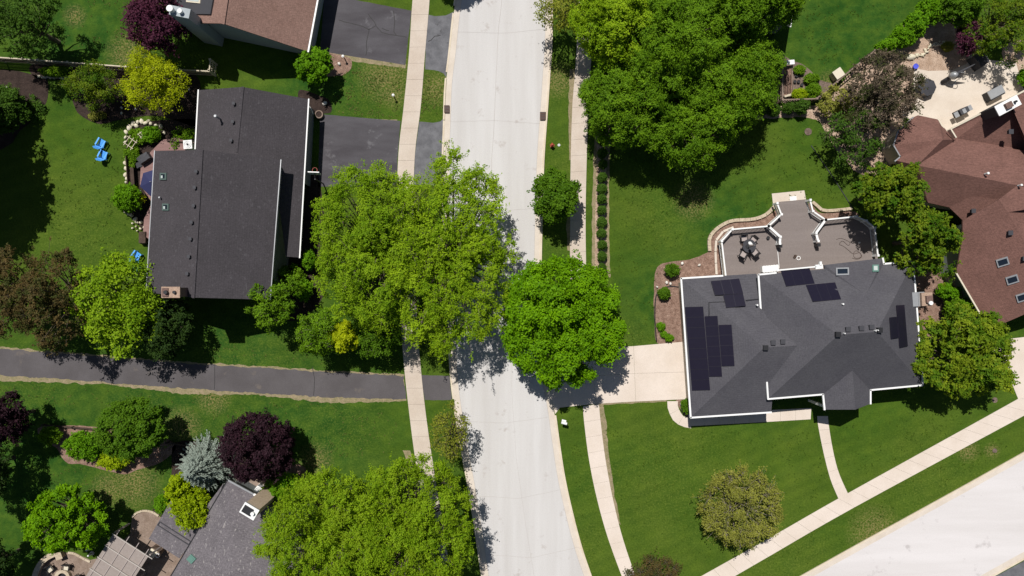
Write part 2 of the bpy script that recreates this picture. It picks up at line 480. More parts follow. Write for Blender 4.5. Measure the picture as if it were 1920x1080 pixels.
L['sparse'] = leaf_mat('leaf_sparse_street_tree', (0.130, 0.165, 0.014), (0.320, 0.330, 0.040), .36)
L['bottomtree'] = leaf_mat('leaf_ash', (0.110, 0.220, 0.004), (0.295, 0.430, 0.014), .32, c=(0.210, 0.310, 0.010))

# ------------------------------------------------------------------ foliage (numpy)
def arrays_to_mesh(name, verts, faces, tone=None, mat=None):
    me = bpy.data.meshes.new(name)
    nv, (nf, k) = len(verts), faces.shape
    me.vertices.add(nv); me.vertices.foreach_set("co", verts.astype(np.float32).ravel())
    me.loops.add(nf * k); me.loops.foreach_set("vertex_index", faces.astype(np.int32).ravel())
    me.polygons.add(nf); me.polygons.foreach_set("loop_start", np.arange(0, nf * k, k, dtype=np.int32))
    if tone is not None:
        at = me.attributes.new("tone", 'FLOAT', 'FACE'); at.data.foreach_set("value", tone.astype(np.float32))
    me.update(calc_edges=True)
    if mat: me.materials.append(mat)
    return me

def unit(a): return a / np.maximum(np.linalg.norm(a, axis=1, keepdims=True), 1e-9)

def leaf_quads(c, nrm, size, r, aspect=.62):
    """kite-shaped leaves, slightly folded"""
    n = len(c)
    t = unit(np.cross(nrm, r.normal(size=(n, 3))))
    b = np.cross(nrm, t)
    s = size * r.uniform(.65, 1.35, (n, 1))
    w = s * aspect * .5
    v = np.empty((n, 4, 3))
    v[:, 0] = c - t * s * .5
    v[:, 1] = c + b * w + nrm * s * .10
    v[:, 2] = c + t * s * .5 - nrm * s * .12
    v[:, 3] = c - b * w + nrm * s * .10
    return v.reshape(-1, 3), np.arange(n * 4).reshape(-1, 4)

def twig_prisms(a, b, r0, r1):
    """three-sided tapering twigs from a to b"""
    n = len(a); d = unit(b - a)
    s = unit(np.cross(d, np.tile([0.13, 0.21, 0.97], (n, 1)))); u = np.cross(d, s)
    v = np.empty((n, 6, 3))
    for k in range(3):
        t = 2 * math.pi * k / 3
        o = s * math.cos(t) + u * math.sin(t)
        v[:, k] = a + o * r0[:, None]; v[:, 3 + k] = b + o * r1[:, None]
    f = np.array([[0, 1, 4, 3], [1, 2, 5, 4], [2, 0, 3, 5]])
    F = (np.arange(n)[:, None, None] * 6 + f[None]).reshape(-1, 4)
    return v.reshape(-1, 3), F

def make_plant(name, label, cat, px, py, rx, ry, hc, hz, leafm, seed, group=None, lobes=26, lr=.30, clumps=42, nleaf=9,
               leaf=.24, cr=.16, twigs=0.0, bark='bark', trunk_r=None, flat=.9, fill=.35, base_h=None, crown_name='crown', up=.55,
               aspect=.62, stem_name='trunk', jit=.35, rot=0.0, tilt=0.0, slen=.0):
    """px,py,rx,ry: crown outline in the photograph; hc: height of the widest part; hz: half height of the crown"""
    r = np.random.default_rng(seed)
    k = (H - hc) / H / 20.0
    C = np.array(P(px, py, hc)); RX, RY = rx * k, ry * k
    base = Vector((C[0], C[1], 0))
    root = empty(name, base, label, cat, group)
    Cl = np.array([0, 0, hc])
    # lobes spread evenly over the upper dome
    i = np.arange(lobes) + .5
    zz = 1 - i / lobes * 1.35
    th = i * 2.399963 + r.uniform(0, 6)
    rr = np.sqrt(np.maximum(0, 1 - zz ** 2))
    D = np.stack([rr * np.cos(th), rr * np.sin(th), zz], 1) + r.normal(size=(lobes, 3)) * .12
    D = unit(D)
    D = D[r.random(len(D)) > .16 * jit]; lobes = len(D)          # a few boughs missing
    LR = lr * r.uniform(.6, 1.35, lobes)
    ph1, ph2 = r.uniform(0, 6, 2); az = np.arctan2(D[:, 1], D[:, 0])
    wob = 1 + min(1, jit * 1.7) ** 2 * (.06 * np.sin(2 * az + ph1) + .06 * np.sin(3 * az + ph2) + .04 * np.sin(5 * az + ph1 * 2))
    rad = (1 - LR * .9) * (1 + r.uniform(-jit, jit * .35, lobes) * .6) * wob
    scale = np.array([RX, RY, hz])
    ctr = D * rad[:, None]
    nin = int(lobes * fill)
    if nin:
        din = unit(r.normal(size=(nin, 3))); din[:, 2] = np.abs(din[:, 2]) * .6
        ctr = np.vstack([ctr, din * r.uniform(.1, .6, (nin, 1))]); LR = np.concatenate([LR, np.full(nin, lr * 1.1)])
        D = np.vstack([D, unit(din)])
    nl = len(ctr)
    ltone = r.uniform(.15, .85, nl)
    # clumps on each lobe
    li = np.repeat(np.arange(nl), clumps)
    cd = unit(r.normal(size=(len(li), 3)) + D[li] * .8 + np.array([0, 0, .35]))
    crad = r.uniform(.35, 1.0, len(li)) ** .6 * LR[li]
    # protruding sprays
    spray = r.random(len(li)) < .16
    crad[spray] *= r.uniform(1.1, 1.75, int(spray.sum()))
    cc_u = ctr[li] + cd * crad[:, None]
    cc = cc_u * scale
    cc[:, 2] = np.where(cc[:, 2] < 0, cc[:, 2] * flat, cc[:, 2])
    cs, sn = math.cos(rot), math.sin(rot)
    cc = cc @ np.array([[cs, sn, 0], [-sn, cs, 0], [0, 0, 1]])
    ki = np.repeat(np.arange(len(cc)), nleaf)
    n = len(ki)
    jitv = r.normal(size=(n, 3)) * cr
    if slen:                                            # leaves strung along short outward twigs
        tw = unit(cd * np.array([1, 1, .6]) + r.normal(size=cd.shape) * .55)
        jitv = jitv + tw[ki] * (r.random((n, 1)) - .35) * slen * r.uniform(.5, 1.3, len(cc))[ki][:, None]
    pos = cc[ki] + jitv + Cl
    nr = unit(unit(jitv + 1e-6) * .45 + cd[li[ki]] * .45 + np.array([0, 0, up]) + r.normal(size=(n, 3)) * .42)
    pos[:, 2] = np.maximum(pos[:, 2], .05)
    v, f = leaf_quads(pos, nr, leaf, r, aspect)
    ctone = r.uniform(-.25, .25, len(cc))
    tone = np.clip(ltone[li[ki]] * .55 + .22 + ctone[ki] + r.uniform(-.16, .16, n), 0, 1)
    me = arrays_to_mesh(crown_name, v, f, tone, leafm)
    o = bpy.data.objects.new(crown_name, me); COL.objects.link(o); o.parent = root
    # trunk, limbs, twigs
    tr = trunk_r or max(.04, min(RX, RY) * .05)
    mb = MB()
    top = hc + hz * .25
    pts = [(0, 0, -.05), (r.normal() * .05, r.normal() * .05, top * .35), (r.normal() * .12 * RX / 4, r.normal() * .12 * RY / 4, top * .7), (0, 0, top)]
    mb.tube(pts, [tr * 1.25, tr, tr * .75, tr * .35], 8)
    V = [np.array(mb.v)]; F = [f_ for f_ in mb.f]
    quadF = [f_ for f_ in F if len(f_) == 4]
    verts = [V[0]]; faces = [np.array(quadF)]
    off = len(V[0])
    lc = (ctr * scale) @ np.array([[cs, sn, 0], [-sn, cs, 0], [0, 0, 1]]) + Cl
    lc[:, 2] = np.maximum(lc[:, 2], .15)
    st = np.zeros((nl, 3)); st[:, 2] = np.clip(hc * r.uniform(.35, .75, nl), .05, None)
    midp = st * .45 + lc * .55; midp[:, 2] -= .06 * hc
    for a, b_, r0, r1 in ((st, midp, tr * .5, tr * .3), (midp, lc, tr * .3, tr * .12)):
        v_, f_ = twig_prisms(a, b_, np.full(nl, r0), np.full(nl, r1))
        verts.append(v_); faces.append(f_ + off); off += len(v_)
    if twigs > 0:
        sel = r.random(len(cc)) < twigs
        a = lc[li[sel]]; b_ = cc[sel] + Cl
        a = a + (b_ - a) * r.uniform(0, .3, (len(a), 1))
        e = b_ + (b_ - a) * .12
        v_, f_ = twig_prisms(a, e, np.full(len(a), max(.015, tr * .10)), np.full(len(a), .008))
        verts.append(v_); faces.append(f_ + off); off += len(v_)
    me = arrays_to_mesh(stem_name, np.vstack(verts), np.vstack(faces), None, M[bark])
    o = bpy.data.objects.new(stem_name, me); COL.objects.link(o); o.parent = root
    return root

# ------------------------------------------------------------------ ground, roads, paths
gm = MB(); S = 1500
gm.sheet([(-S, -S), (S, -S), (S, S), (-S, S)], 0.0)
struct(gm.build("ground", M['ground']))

def pts(l, h=0.0): return [P(x, y, h) for x, y in l]

def sheet(name, poly, lvl, mat, amp=0.0, smooth=False, step=.4):
    w = pts(poly)
    if smooth: w = smooth_line(w, 5, True)
    if amp: w = jag(w, amp, step, lvl)
    o = MB().sheet(w, 0.004 * lvl).build(name, mat)
    return struct(o)

EL = smooth_line([(940, -700), (885, -300), (862, -60), (851, 25), (843, 100), (836, 160), (833, 240), (831, 300), (832, 400), (836, 500), (841, 600), (846, 700), (853, 760),
                  (864, 830), (877, 900), (891, 985), (905, 1080), (918, 1150), (960, 1330)], 5)
ER = smooth_line([(1115, -700), (1060, -300), (1037, -60), (1033, 80), (1029, 140), (1025, 200), (1018, 300), (1015, 400), (1013, 500), (1015, 600), (1025, 690), (1038, 765), (1047, 830),
                  (1058, 900), (1075, 975), (1090, 1030), (1107, 1080), (1132, 1150), (1215, 1330)], 5)
EL = [(p.x, p.y) for p in EL]; ER = [(p.x, p.y) for p in ER]
mb = MB()
n = len(EL)
lw = pts(EL); rw = pts(ER)
for i in range(n - 1):
    vs = [(lw[i].x, lw[i].y, .004), (rw[i].x, rw[i].y, .004), (rw[i + 1].x, rw[i + 1].y, .004), (lw[i + 1].x, lw[i + 1].y, .004)]
    mb.add(vs, [[3, 2, 1, 0]])
struct(mb.build("road", M['road']))

def ribbon(mb, line, off0, off1, z0, z1=None):
    """strip beside a polyline (world xy), offsets to its left; closed solid if z1 given"""
    A, B = [], []
    for i, p in enumerate(line):
        d = Vector((line[min(i + 1, len(line) - 1)] - line[max(i - 1, 0)])[:2]).normalized()
        nn = Vector((-d.y, d.x))
        A.append(Vector(p[:2]) + nn * off0); B.append(Vector(p[:2]) + nn * off1)
    for i in range(len(line) - 1):
        q = [A[i], A[i + 1], B[i + 1], B[i]]
        if z1 is None: mb.sheet(q, z0)
        else: mb.prism(q, z0, z1)
    return mb

# gutter pans and kerbs (left kerb broken at the driveways)
def seg(line, y0, y1): return [P(x, y) for x, y in line if y0 <= y <= y1]
mb = MB()
ribbon(mb, seg(EL, -800, 1400), 0.0, 0.55, .008); ribbon(mb, seg(ER, -800, 1400), 0.0, -0.55, .008)
struct(mb.build("road_gutter", M['gutter']))
mb = MB(); ribbon(mb, seg(EL, -800, 1400), 0.56, 0.585, .012); ribbon(mb, seg(ER, -800, 1400), -0.56, -0.585, .012)
struct(mb.build("road_joint", M['tar']))
mb = MB()
for a, b in ((-800, 24), (145, 225), (352, 700), (752, 1400)):
    s_ = seg(EL, a, b)
    if len(s_) > 1: ribbon(mb, s_, -0.14, 0.02, 0, .12)
for a, b in ((24, 146), (222, 354), (698, 754)):
    s_ = seg(EL, a, b)
    if len(s_) > 1: ribbon(mb, s_, -0.14, 0.02, 0, .03)
for a, b in ((-800, 650), (768, 1400)):
    ribbon(mb, seg(ER, a, b), -0.02, 0.14, 0, .12)
struct(mb.build("kerb", M['curb']))

def slabs(name, left, right, mat, z=.035, slab=1.52, gap=.014):
    """concrete slabs between two pixel edge lines"""
    Lw = [P(*p).xy for p in left]; Rw = [P(*p).xy for p in right]
    def arc(l):
        s = [0]
        for i in range(1, len(l)): s.append(s[-1] + (l[i] - l[i - 1]).length)
        return s
    def at(l, s, t):
        t = t * s[-1]
        for i in range(1, len(l)):
            if t <= s[i] + 1e-9:
                u = (t - s[i - 1]) / max(1e-9, s[i] - s[i - 1]); return l[i - 1].lerp(l[i], u)
        return l[-1]
    Lw = [Vector(p[:2]) for p in smooth_line([Vector((p.x, p.y, 0)) for p in Lw], 5)]
    Rw = [Vector(p[:2]) for p in smooth_line([Vector((p.x, p.y, 0)) for p in Rw], 5)]
    sl, sr = arc(Lw), arc(Rw)
    tot = (sl[-1] + sr[-1]) / 2; n = max(1, round(tot / slab)); g = gap / tot / 2
    mb = MB()
    for i in range(n):
        a, b = i / n + g, (i + 1) / n - g
        zz = z + rnd.uniform(-.003, .003)
        mb.prism([at(Lw, sl, a), at(Rw, sr, a), at(Rw, sr, (a + b) / 2), at(Rw, sr, b), at(Lw, sl, b), at(Lw, sl, (a + b) / 2)], 0, zz)
    return struct(mb.build(name, mat))

slabs("sidewalk", [(858, -700), (802, -300), (779, -60), (772, 20), (767, 100), (757, 200), (747, 290), (744, 400), (746, 500), (751, 600), (758, 690), (768, 780), (780, 870), (801, 1000), (822, 1120), (862, 1330)],
      [(889, -700), (833, -300), (810, -60), (804, 20), (797, 100), (789, 200), (778, 290), (775, 400), (777, 500), (782, 600), (789, 690), (799, 780), (812, 870), (833, 1000), (853, 1120), (893, 1330)], M['walk'])
slabs("sidewalk", [(1168, -700), (1113, -300), (1090, -60), (1083, 60), (1077, 150), (1073, 200), (1070, 300), (1069, 400), (1069, 500), (1073, 600), (1080, 655)],
      [(1199, -700), (1143, -300), (1120, -60), (1112, 60), (1106, 150), (1103, 200), (1100, 300), (1098, 400), (1099, 500), (1103, 600), (1110, 652)], M['walk'])
slabs("sidewalk", [(1093, 762), (1095, 790), (1104, 860), (1118, 930), (1137, 1000), (1160, 1065), (1185, 1130)],
      [(1123, 757), (1126, 790), (1135, 860), (1148, 930), (1165, 1000), (1186, 1065), (1208, 1125)], M['drive'])
slabs("sidewalk", [(1208, 1141), (1290, 1094), (1440, 1010), (1580, 930), (1851, 780), (1990, 702)], [(1225, 1169), (1340, 1102), (1440, 1044), (1600, 952), (1918, 780), (2040, 714)], M['drive'])
slabs("walkway", [(1532, 780), (1534, 799), (1544, 849), (1557, 899), (1572, 935)], [(1552, 780), (1554, 799), (1561, 841), (1572, 885), (1590, 926)], M['drive'], z=.03, slab=1.3)
slabs("walkway", [(1251, 752), (1252, 766), (1262, 788), (1278, 799), (1296, 803)], [(1271, 752), (1271, 762), (1277, 775), (1284, 782), (1296, 783)], M['drive'], z=.03, slab=1.2)
slabs("walkway", [(1290, 776), (1420, 770), (1521, 765)], [(1292, 799), (1420, 792), (1520, 786)], M['drive'], z=.025, slab=1.5)

# house 3 driveway, asphalt driveways
mb = MB()
dp = [(1288, 640), (1187, 649), (1080, 656), (1034, 660), (1019, 648), (1021, 690), (1030, 740), (1038, 772), (1052, 763), (1123, 757), (1290, 748)]
xs = [1288, 1187, 1110, 1020]
mb.prism([P(1290, 640), P(1188, 649), P(1190, 700), P(1290, 697)], 0, .040)
mb.prism([P(1290, 697.3), P(1190, 700.3), P(1192, 752.6), P(1291, 748)], 0, .040)
mb.prism([P(1187.7, 649), P(1110, 653), P(1112, 705), P(1189.7, 700)], 0, .038)
mb.prism([P(1189.7, 700.3), P(1112, 705.3), P(1118, 757), P(1191.7, 752.6)], 0, .038)
mb.prism([P(1109.7, 653), P(1060, 657), P(1030, 659), P(1017, 646), P(1020, 680), P(1026, 706), P(1111.7, 705)], 0, .036)
mb.prism([P(1026, 706.3), P(1033, 740), P(1041, 776), P(1050, 764), P(1117.7, 757), P(1111.7, 705.3)], 0, .036)
struct(mb.build("driveway", M['drive']))
sheet("driveway", [(640, -60), (640, -5), (772, 20), (767, 60), (760, 122), (613, 98), (600, 96), (612, -60)], 2, M['asph'], .03)
sheet("driveway", [(804, 28), (815, 30), (836, 29), (851, 22), (846, 60), (836, 145), (832, 138), (822, 133), (797, 130), (799, 60)], 2, M['asph2'], .03)
sheet("driveway", [(600, 214), (751, 227), (745, 300), (744, 348), (596, 350)], 2, M['asph'], .03)
sheet("driveway", [(786, 228), (812, 230), (826, 228), (833, 220), (831, 355), (824, 348), (776, 346), (778, 290)], 2, M['asph2'], .03)
# asphalt footpath across the lawns, with dead grass along both edges
TP = [(-700, 640), (-60, 650), (0, 653), (80, 660), (215, 670), (340, 681), (480, 689), (620, 698), (757, 705)]
BP = [(762, 749), (620, 745), (480, 737), (340, 728), (200, 717), (80, 708), (0, 704), (-60, 702), (-700, 692)]
sheet("dead_grass_verge", [(x, y - 3) for x, y in TP] + [(x, y + 7 + 4 * math.sin(x * .021 + 1)) for x, y in BP], 1, M['deadgrass'], .16, step=.2)
sheet("footpath", TP + BP, 2, M['path'], .13, step=.2)
sheet("footpath", [(789, 703), (843, 704), (847, 750), (796, 750)], 2, M['path'], .07)
# bare edges of lawns along walks and planting strips
sheet("dead_grass_verge", [(1117, 220), (1113, 300), (1110, 400), (1110, 520), (1144, 520), (1142, 400), (1143, 300), (1146, 220)], 1, M['deadgrass'], .10)
sheet("planting_strip", [(1121, 210), (1118, 300), (1116, 400), (1115, 522), (1137, 522), (1136, 400), (1137, 300), (1139, 210)], 2, M['straw'], .05)
sheet("dead_grass_verge", [(1122, 752), (1250, 747), (1250, 753), (1132, 759), (1137, 800), (1143, 860), (1153, 930), (1164, 985), (1158, 980), (1146, 930), (1134, 860), (1126, 790)], 1, M['deadgrass'], .10)
sheet("dead_grass_verge", [(610, 96), (762, 120), (760, 128), (640, 112)], 1, M['deadgrass'], .12)
sheet("dead_grass_verge", [(640, 222), (745, 224), (745, 229), (600, 218)], 1, M['deadgrass'], .10)
sheet("dead_grass_verge", [(1068, 130), (1066, 200), (1067, 300), (1074, 300), (1077, 200), (1080, 130)], 1, M['deadgrass'], .12)
sheet("dead_grass_verge", [(1062, 380), (1064, 470), (1072, 470), (1072, 380)], 1, M['deadgrass'], .10)
sheet("dead_grass_verge", [(755, 845), (768, 845), (786, 900), (775, 900)], 1, M['deadgrass'], .12)
# side street, its kerb and the asphalt drive beyond it
a0, a1, b0, b1 = (1140, 1283), (2700, 418), (1250, 1410), (2800, 553)
sheet("road", [a0, a1, b1, b0], 2, M['road2'])
mb = MB(); line = [P(*a0), P(1620, 1016), P(1800, 917), P(1920, 850), P(*a1)]
ribbon(mb, line, -.5, 0, .012)
l2 = [P(*b0), P(1700, 1168), P(1860, 1079), P(1925, 1043), P(*b1)]
ribbon(mb, l2, 0, .5, .012)
struct(mb.build("road_gutter", M['gutter']))
mb = MB(); ribbon(mb, line, 0, .15, 0, .12); ribbon(mb, l2, -.15, 0, 0, .05)
struct(mb.build("kerb", M['curb']))
sheet("driveway", [(1710, 1170), (1862, 1083), (1930, 1046), (2040, 985), (2100, 1250)], 2, M['asph2'], .02)
# road joints and cracks
def crackline(mb, pp, w, z, wob=.05, seed=0, step=.25):
    w3 = [P(*p) for p in pp]; out = []
    for i in range(len(w3) - 1):
        Ld = (w3[i + 1] - w3[i]).length; k = max(1, int(Ld / step))
        for j in range(k):
            p = w3[i].lerp(w3[i + 1], j / k)
            q = noise.noise_vector(Vector((p.x * 1.1 + seed, p.y * 1.1, seed)))
            out.append(Vector((p.x + q.x * wob, p.y + q.y * wob, 0)))
    out.append(w3[-1]); ribbon(mb, out, -w / 2, w / 2, z)
mb = MB()
crackline(mb, [(946, -40), (934, 60), (931, 130), (926, 240), (922, 300), (920, 420)], .035, .012, .03)
for y, x0, x1, d in ((60, 855, 1028, 6), (228, 845, 1012, -4), (395, 845, 1005, 5), (545, 850, 1000, 3), (790, 870, 1028, 8), (930, 895, 1052, 12), (1040, 910, 1085, 14)):
    crackline(mb, [(x0, y), ((x0 + x1) / 2, y + d * .4), (x1, y - d)], .02, .012, .03, y)
crackline(mb, [(958, 500), (960, 740), (968, 860), (985, 980), (1005, 1100)], .02, .012, .03)
struct(mb.build("road_joint", M['tar']))
mb = MB()
for i, c in enumerate([[(634, 37), (664, 46), (692, 55), (705, 48), (716, 62), (728, 65), (743, 66), (762, 70)], [(692, 55), (688, 78), (686, 104)],
                       [(690, 26), (698, 38), (705, 48)], [(738, 20), (741, 40), (738, 60), (743, 66)], [(716, 52), (730, 58)],
                       [(802, 78), (808, 76), (815, 68), (826, 66)]]):
    crackline(mb, c, .07, .013, .10, i)
struct(mb.build("asphalt_crack", M['crack']))
mb = MB(); crackline(mb, [(586, 688), (590, 712), (588, 742)], .05, .013, .04); crackline(mb, [(403, 683), (402, 730)], .05, .013, .04)
struct(mb.build("asphalt_crack", M['crack']))

# planting beds
def bed(poly, mat, lvl=2, amp=.05, name="mulch_bed"): return sheet(name, poly, lvl, mat, amp, True, .3)
bed([(1284, 636), (1258, 643), (1232, 642), (1227, 600), (1226, 550), (1230, 506), (1250, 492), (1295, 486), (1330, 470), (1331, 448), (1350, 423), (1375, 413), (1440, 404), (1462, 384),
     (1468, 410), (1440, 432), (1380, 440), (1360, 460), (1362, 520), (1290, 526)], M['mulch'])
bed([(1516, 380), (1526, 388), (1542, 400), (1600, 396), (1612, 412), (1600, 422), (1545, 424), (1520, 404)], M['mulch'])
bed([(1268, 750), (1290, 748), (1293, 780), (1283, 778), (1272, 762)], M['mulch'])
bed([(605, 98), (640, 104), (658, 112), (656, 132), (636, 142), (600, 140), (596, 110)], M['mulch'])
bed([(560, 170), (590, 176), (617, 188), (620, 210), (590, 214), (565, 212)], M['mulchd'])
bed([(68, 146), (140, 150), (134, 165), (136, 190), (150, 215), (185, 232), (220, 226), (265, 218), (300, 218), (330, 226), (372, 232), (374, 150), (330, 138), (230, 128), (70, 118)], M['mulchd'])
bed([(-20, 140), (72, 142), (90, 155), (88, 190), (70, 218), (35, 248), (20, 270), (-20, 275)], M['mulchd'])
bed([(248, 236), (300, 226), (375, 228), (372, 285), (290, 285), (282, 320), (280, 430), (262, 425), (242, 395), (240, 330), (236, 280)], M['mulchd'])
bed([(596, 330), (608, 400), (603, 430), (600, 520), (604, 560), (560, 600), (500, 580), (505, 460), (560, 400), (580, 330)], M['mulchd'])
bed([(76, 800), (150, 798), (210, 804), (290, 812), (330, 838), (300, 868), (260, 880), (232, 889), (190, 880), (150, 870), (125, 868), (105, 840), (78, 822)], M['mulch'])
bed([(330, 830), (420, 838), (520, 880), (560, 870), (570, 900), (500, 960), (430, 900), (350, 960), (300, 990), (285, 960), (320, 900)], M['mulchd'])
bed([(1448, 100), (1482, 112), (1510, 124), (1540, 150), (1560, 160), (1530, 190), (1466, 190)], M['soil'], amp=.1)
bed([(1380, 205), (1520, 198), (1545, 190), (1610, 120), (1640, 96), (1700, 60), (1730, 20), (1790, 20), (1820, 50), (1850, 60), (1840, 100), (1822, 135), (1790, 139), (1740, 138),
     (1715, 150), (1700, 200), (1685, 300), (1620, 330), (1560, 270), (1530, 225), (1450, 222), (1385, 226)], M['straw'], amp=.15)
bed([(1880, 90), (1930, 80), (1940, 160), (1900, 150)], M['straw'], 2, .1)
bed([(1715, 480), (1760, 490), (1800, 560), (1830, 610), (1760, 640), (1725, 600)], M['mulch'])
bed([(520, 885), (560, 872), (575, 890), (550, 940), (490, 950)], M['mulch'], 3)
# patios
sheet("patio", [(1714, 128), (1740, 133), (1785, 132), (1812, 120), (1824, 85), (1838, 80), (1850, 112), (1905, 118), (1918, 165), (1960, 190), (1900, 260), (1780, 265), (1690, 215), (1712, 170)], 4, M['patio'])
sheet("patio", [(248, 968), (258, 960), (272, 957), (288, 960), (300, 968), (345, 1010), (345, 1120), (60, 1120), (64, 1070), (82, 1045), (105, 1036), (140, 1036), (170, 1050), (205, 1040), (244, 1000)], 4, M['paver'], .02)
sheet("patio", [(1447, 363), (1508, 357), (1513, 384), (1450, 388)], 4, M['patio'])
sheet("patio", [(428, 902), (470, 880), (520, 890), (540, 920), (500, 960)], 5, M['paver'], .03)
sheet("driveway", [(1842, 640), (1884, 636), (1920, 632), (1960, 640), (1990, 702), (1940, 735), (1909, 748), (1896, 716)], 4, M['drive'])

# ------------------------------------------------------------------ roofs and walls
def roof(parent, facets, mat, name="roof", thick=.16):
    """facets: list of [(px,py,h)...] in the photograph; gives a closed shell"""
    key = {}; vs = []; fs = []
    def vid(p):
        w = P(*p); k = (round(w.x, 2), round(w.y, 2), round(w.z, 2))
        if k not in key: key[k] = len(vs); vs.append(w)
        return key[k]
    for f in facets:
        ids = [vid(p) for p in f]
        a = sum(vs[ids[i]].x * vs[ids[(i + 1) % len(ids)]].y - vs[ids[(i + 1) % len(ids)]].x * vs[ids[i]].y for i in range(len(ids)))
        if a < 0: ids = ids[::-1]
        fs.append(ids)
    n = len(vs); edges = {}
    for f in fs:
        for i in range(len(f)): edges[(f[i], f[(i + 1) % len(f)])] = 1
    allv = vs + [v - Vector((0, 0, thick)) for v in vs]
    F = list(fs) + [[i + n for i in f[::-1]] for f in fs]
    for a, b in edges:
        if (b, a) not in edges: F.append([b, a, a + n, b + n])
    return MB().add(allv, F).build(name, mat, parent)

def walls(parent, ring, mat, inset=.4, drop=.2, name="wall"):
    """ring of (px,py,h) along the roof edge, incl. gable peaks; walls stand inset from it"""
    w = [P(*p) for p in ring]; n = len(w)
    a = sum(w[i].x * w[(i + 1) % n].y - w[(i + 1) % n].x * w[i].y for i in range(n))
    if a < 0: w = w[::-1]
    ins = []
    for i in range(n):
        p, c, q = w[i - 1].xy, w[i].xy, w[(i + 1) % n].xy
        d1 = (c - p).normalized(); d2 = (q - c).normalized()
        n1 = Vector((-d1.y, d1.x)); n2 = Vector((-d2.y, d2.x)); s = n1 + n2
        s = s / max(.5, s.length_squared / 2)
        ins.append(c + s * inset)
    vs = [(p.x, p.y, 0) for p in ins] + [(p.x, p.y, w[i].z - drop) for i, p in enumerate(ins)]
    fs = [[i, (i + 1) % n, n + (i + 1) % n, n + i] for i in range(n)]
    return MB().add(vs, fs).build(name, mat, parent), [Vector((p.x, p.y, 0)) for p in ins]

def gutters(parent, lines, mat, w=.13, h=.14, name="gutter", dz=-.03):
    for l in lines:
        mb = MB()
        for a, b in zip(l[:-1], l[1:]):
            p, q = P(*a), P(*b)
            d = (q - p).normalized() * .04
            mb.bar(p - d + Vector((0, 0, dz)), q + d + Vector((0, 0, dz)), w, h)
        mb.build(name, mat, parent)

class Plane:
    def __init__(s, a, b, c):
        s.a = P(*a); s.n = (P(*b) - s.a).cross(P(*c) - s.a).normalized()
        if s.n.z < 0: s.n = -s.n
    def hit(s, px, py, off=0.0):
        o = Vector((0, 0, H)); d = P(px, py) - o
        t = (s.a - o).dot(s.n) / d.dot(s.n)
        return o + d * t + s.n * off

def slab_on(plane, quad, t0, t1, mb=None):
    mb = mb or MB()
    lo = [plane.hit(x, y, t0) for x, y in quad]; hi = [plane.hit(x, y, t1) for x, y in quad]
    mb.add(lo + hi, [[3, 2, 1, 0], [4, 5, 6, 7], [0, 1, 5, 4], [1, 2, 6, 5], [2, 3, 7, 6], [3, 0, 4, 7]])
    return mb

def lerp2(a, b, t): return (a[0] + (b[0] - a[0]) * t, a[1] + (b[1] - a[1]) * t)
def sub_quad(q, u0, u1, v0, v1):
    def at(u, v): return lerp2(lerp2(q[0], q[1], u), lerp2(q[3], q[2], u), v)
    return [at(u0, v0), at(u1, v0), at(u1, v1), at(u0, v1)]

def solar_array(parent, plane, quad, nu, nv):
    for i in range(nu):
        for j in range(nv):
            g = .0022
            q = sub_quad(quad, i / nu + g, (i + 1) / nu - g, j / nv + g, (j + 1) / nv - g)
            o = slab_on(plane, q, .05, .10).build("solar_panel", M['solar'], parent)
            mb = MB(); c = [plane.hit(x, y, .102) for x, y in q]
            for k in range(4): mb.bar(c[k], c[(k + 1) % 4], .015, .006)
            mb.build("frame", M['solar_edge'], o)

def skylight(parent, plane, cx, cy, w, h, ang=0.0, frame='metal', glass='glass', label=None):
    ca, sa = math.cos(ang), math.sin(ang)
    def q(f): return [(cx + (a * w * f * ca - b * h * f * sa) / 2, cy + (a * w * f * sa + b * h * f * ca) / 2) for a, b in ((-1, -1), (1, -1), (1, 1), (-1, 1))]
    o = slab_on(plane, q(1.0), .0, .12).build("skylight", M[frame], parent)
    qq = [(cx + (a * (w - 5) * ca - b * (h - 5) * sa) / 2, cy + (a * (w - 5) * sa + b * (h - 5) * ca) / 2) for a, b in ((-1, -1), (1, -1), (1, 1), (-1, 1))]
    slab_on(plane, qq, .12, .135).build("pane", M[glass], o)
    if label: o["label"] = label
    return o

def blind(parent, sky_o, plane, cx, cy, w, h):
    slab_on(plane, [(cx - w / 2, cy - h / 2), (cx, cy - h / 2), (cx, cy + h / 2), (cx - w / 2, cy + h / 2)], .136, .142).build("blind", M['pale_glass'], sky_o)

def box_vent(parent, plane, px, py, s=.26, mat='dkgrey', h=.2, name="roof_vent"):
    c = plane.hit(px, py)
    MB().box((c.x, c.y, c.z + h / 2), (s, s, h + .1)).box((c.x, c.y, c.z + h + .07), (s * 1.35, s * 1.35, .05)).build(name, M[mat], parent)

def pipe(parent, plane, px, py, h=.4, r=.06, mat='metal', name="vent_pipe"):
    c = plane.hit(px, py)
    MB().cyl((c.x, c.y, c.z - .1), r, r, h + .1, 10).cyl((c.x, c.y, c.z + h), r * 1.5, r * 1.2, .06, 10).build(name, M[mat], parent)

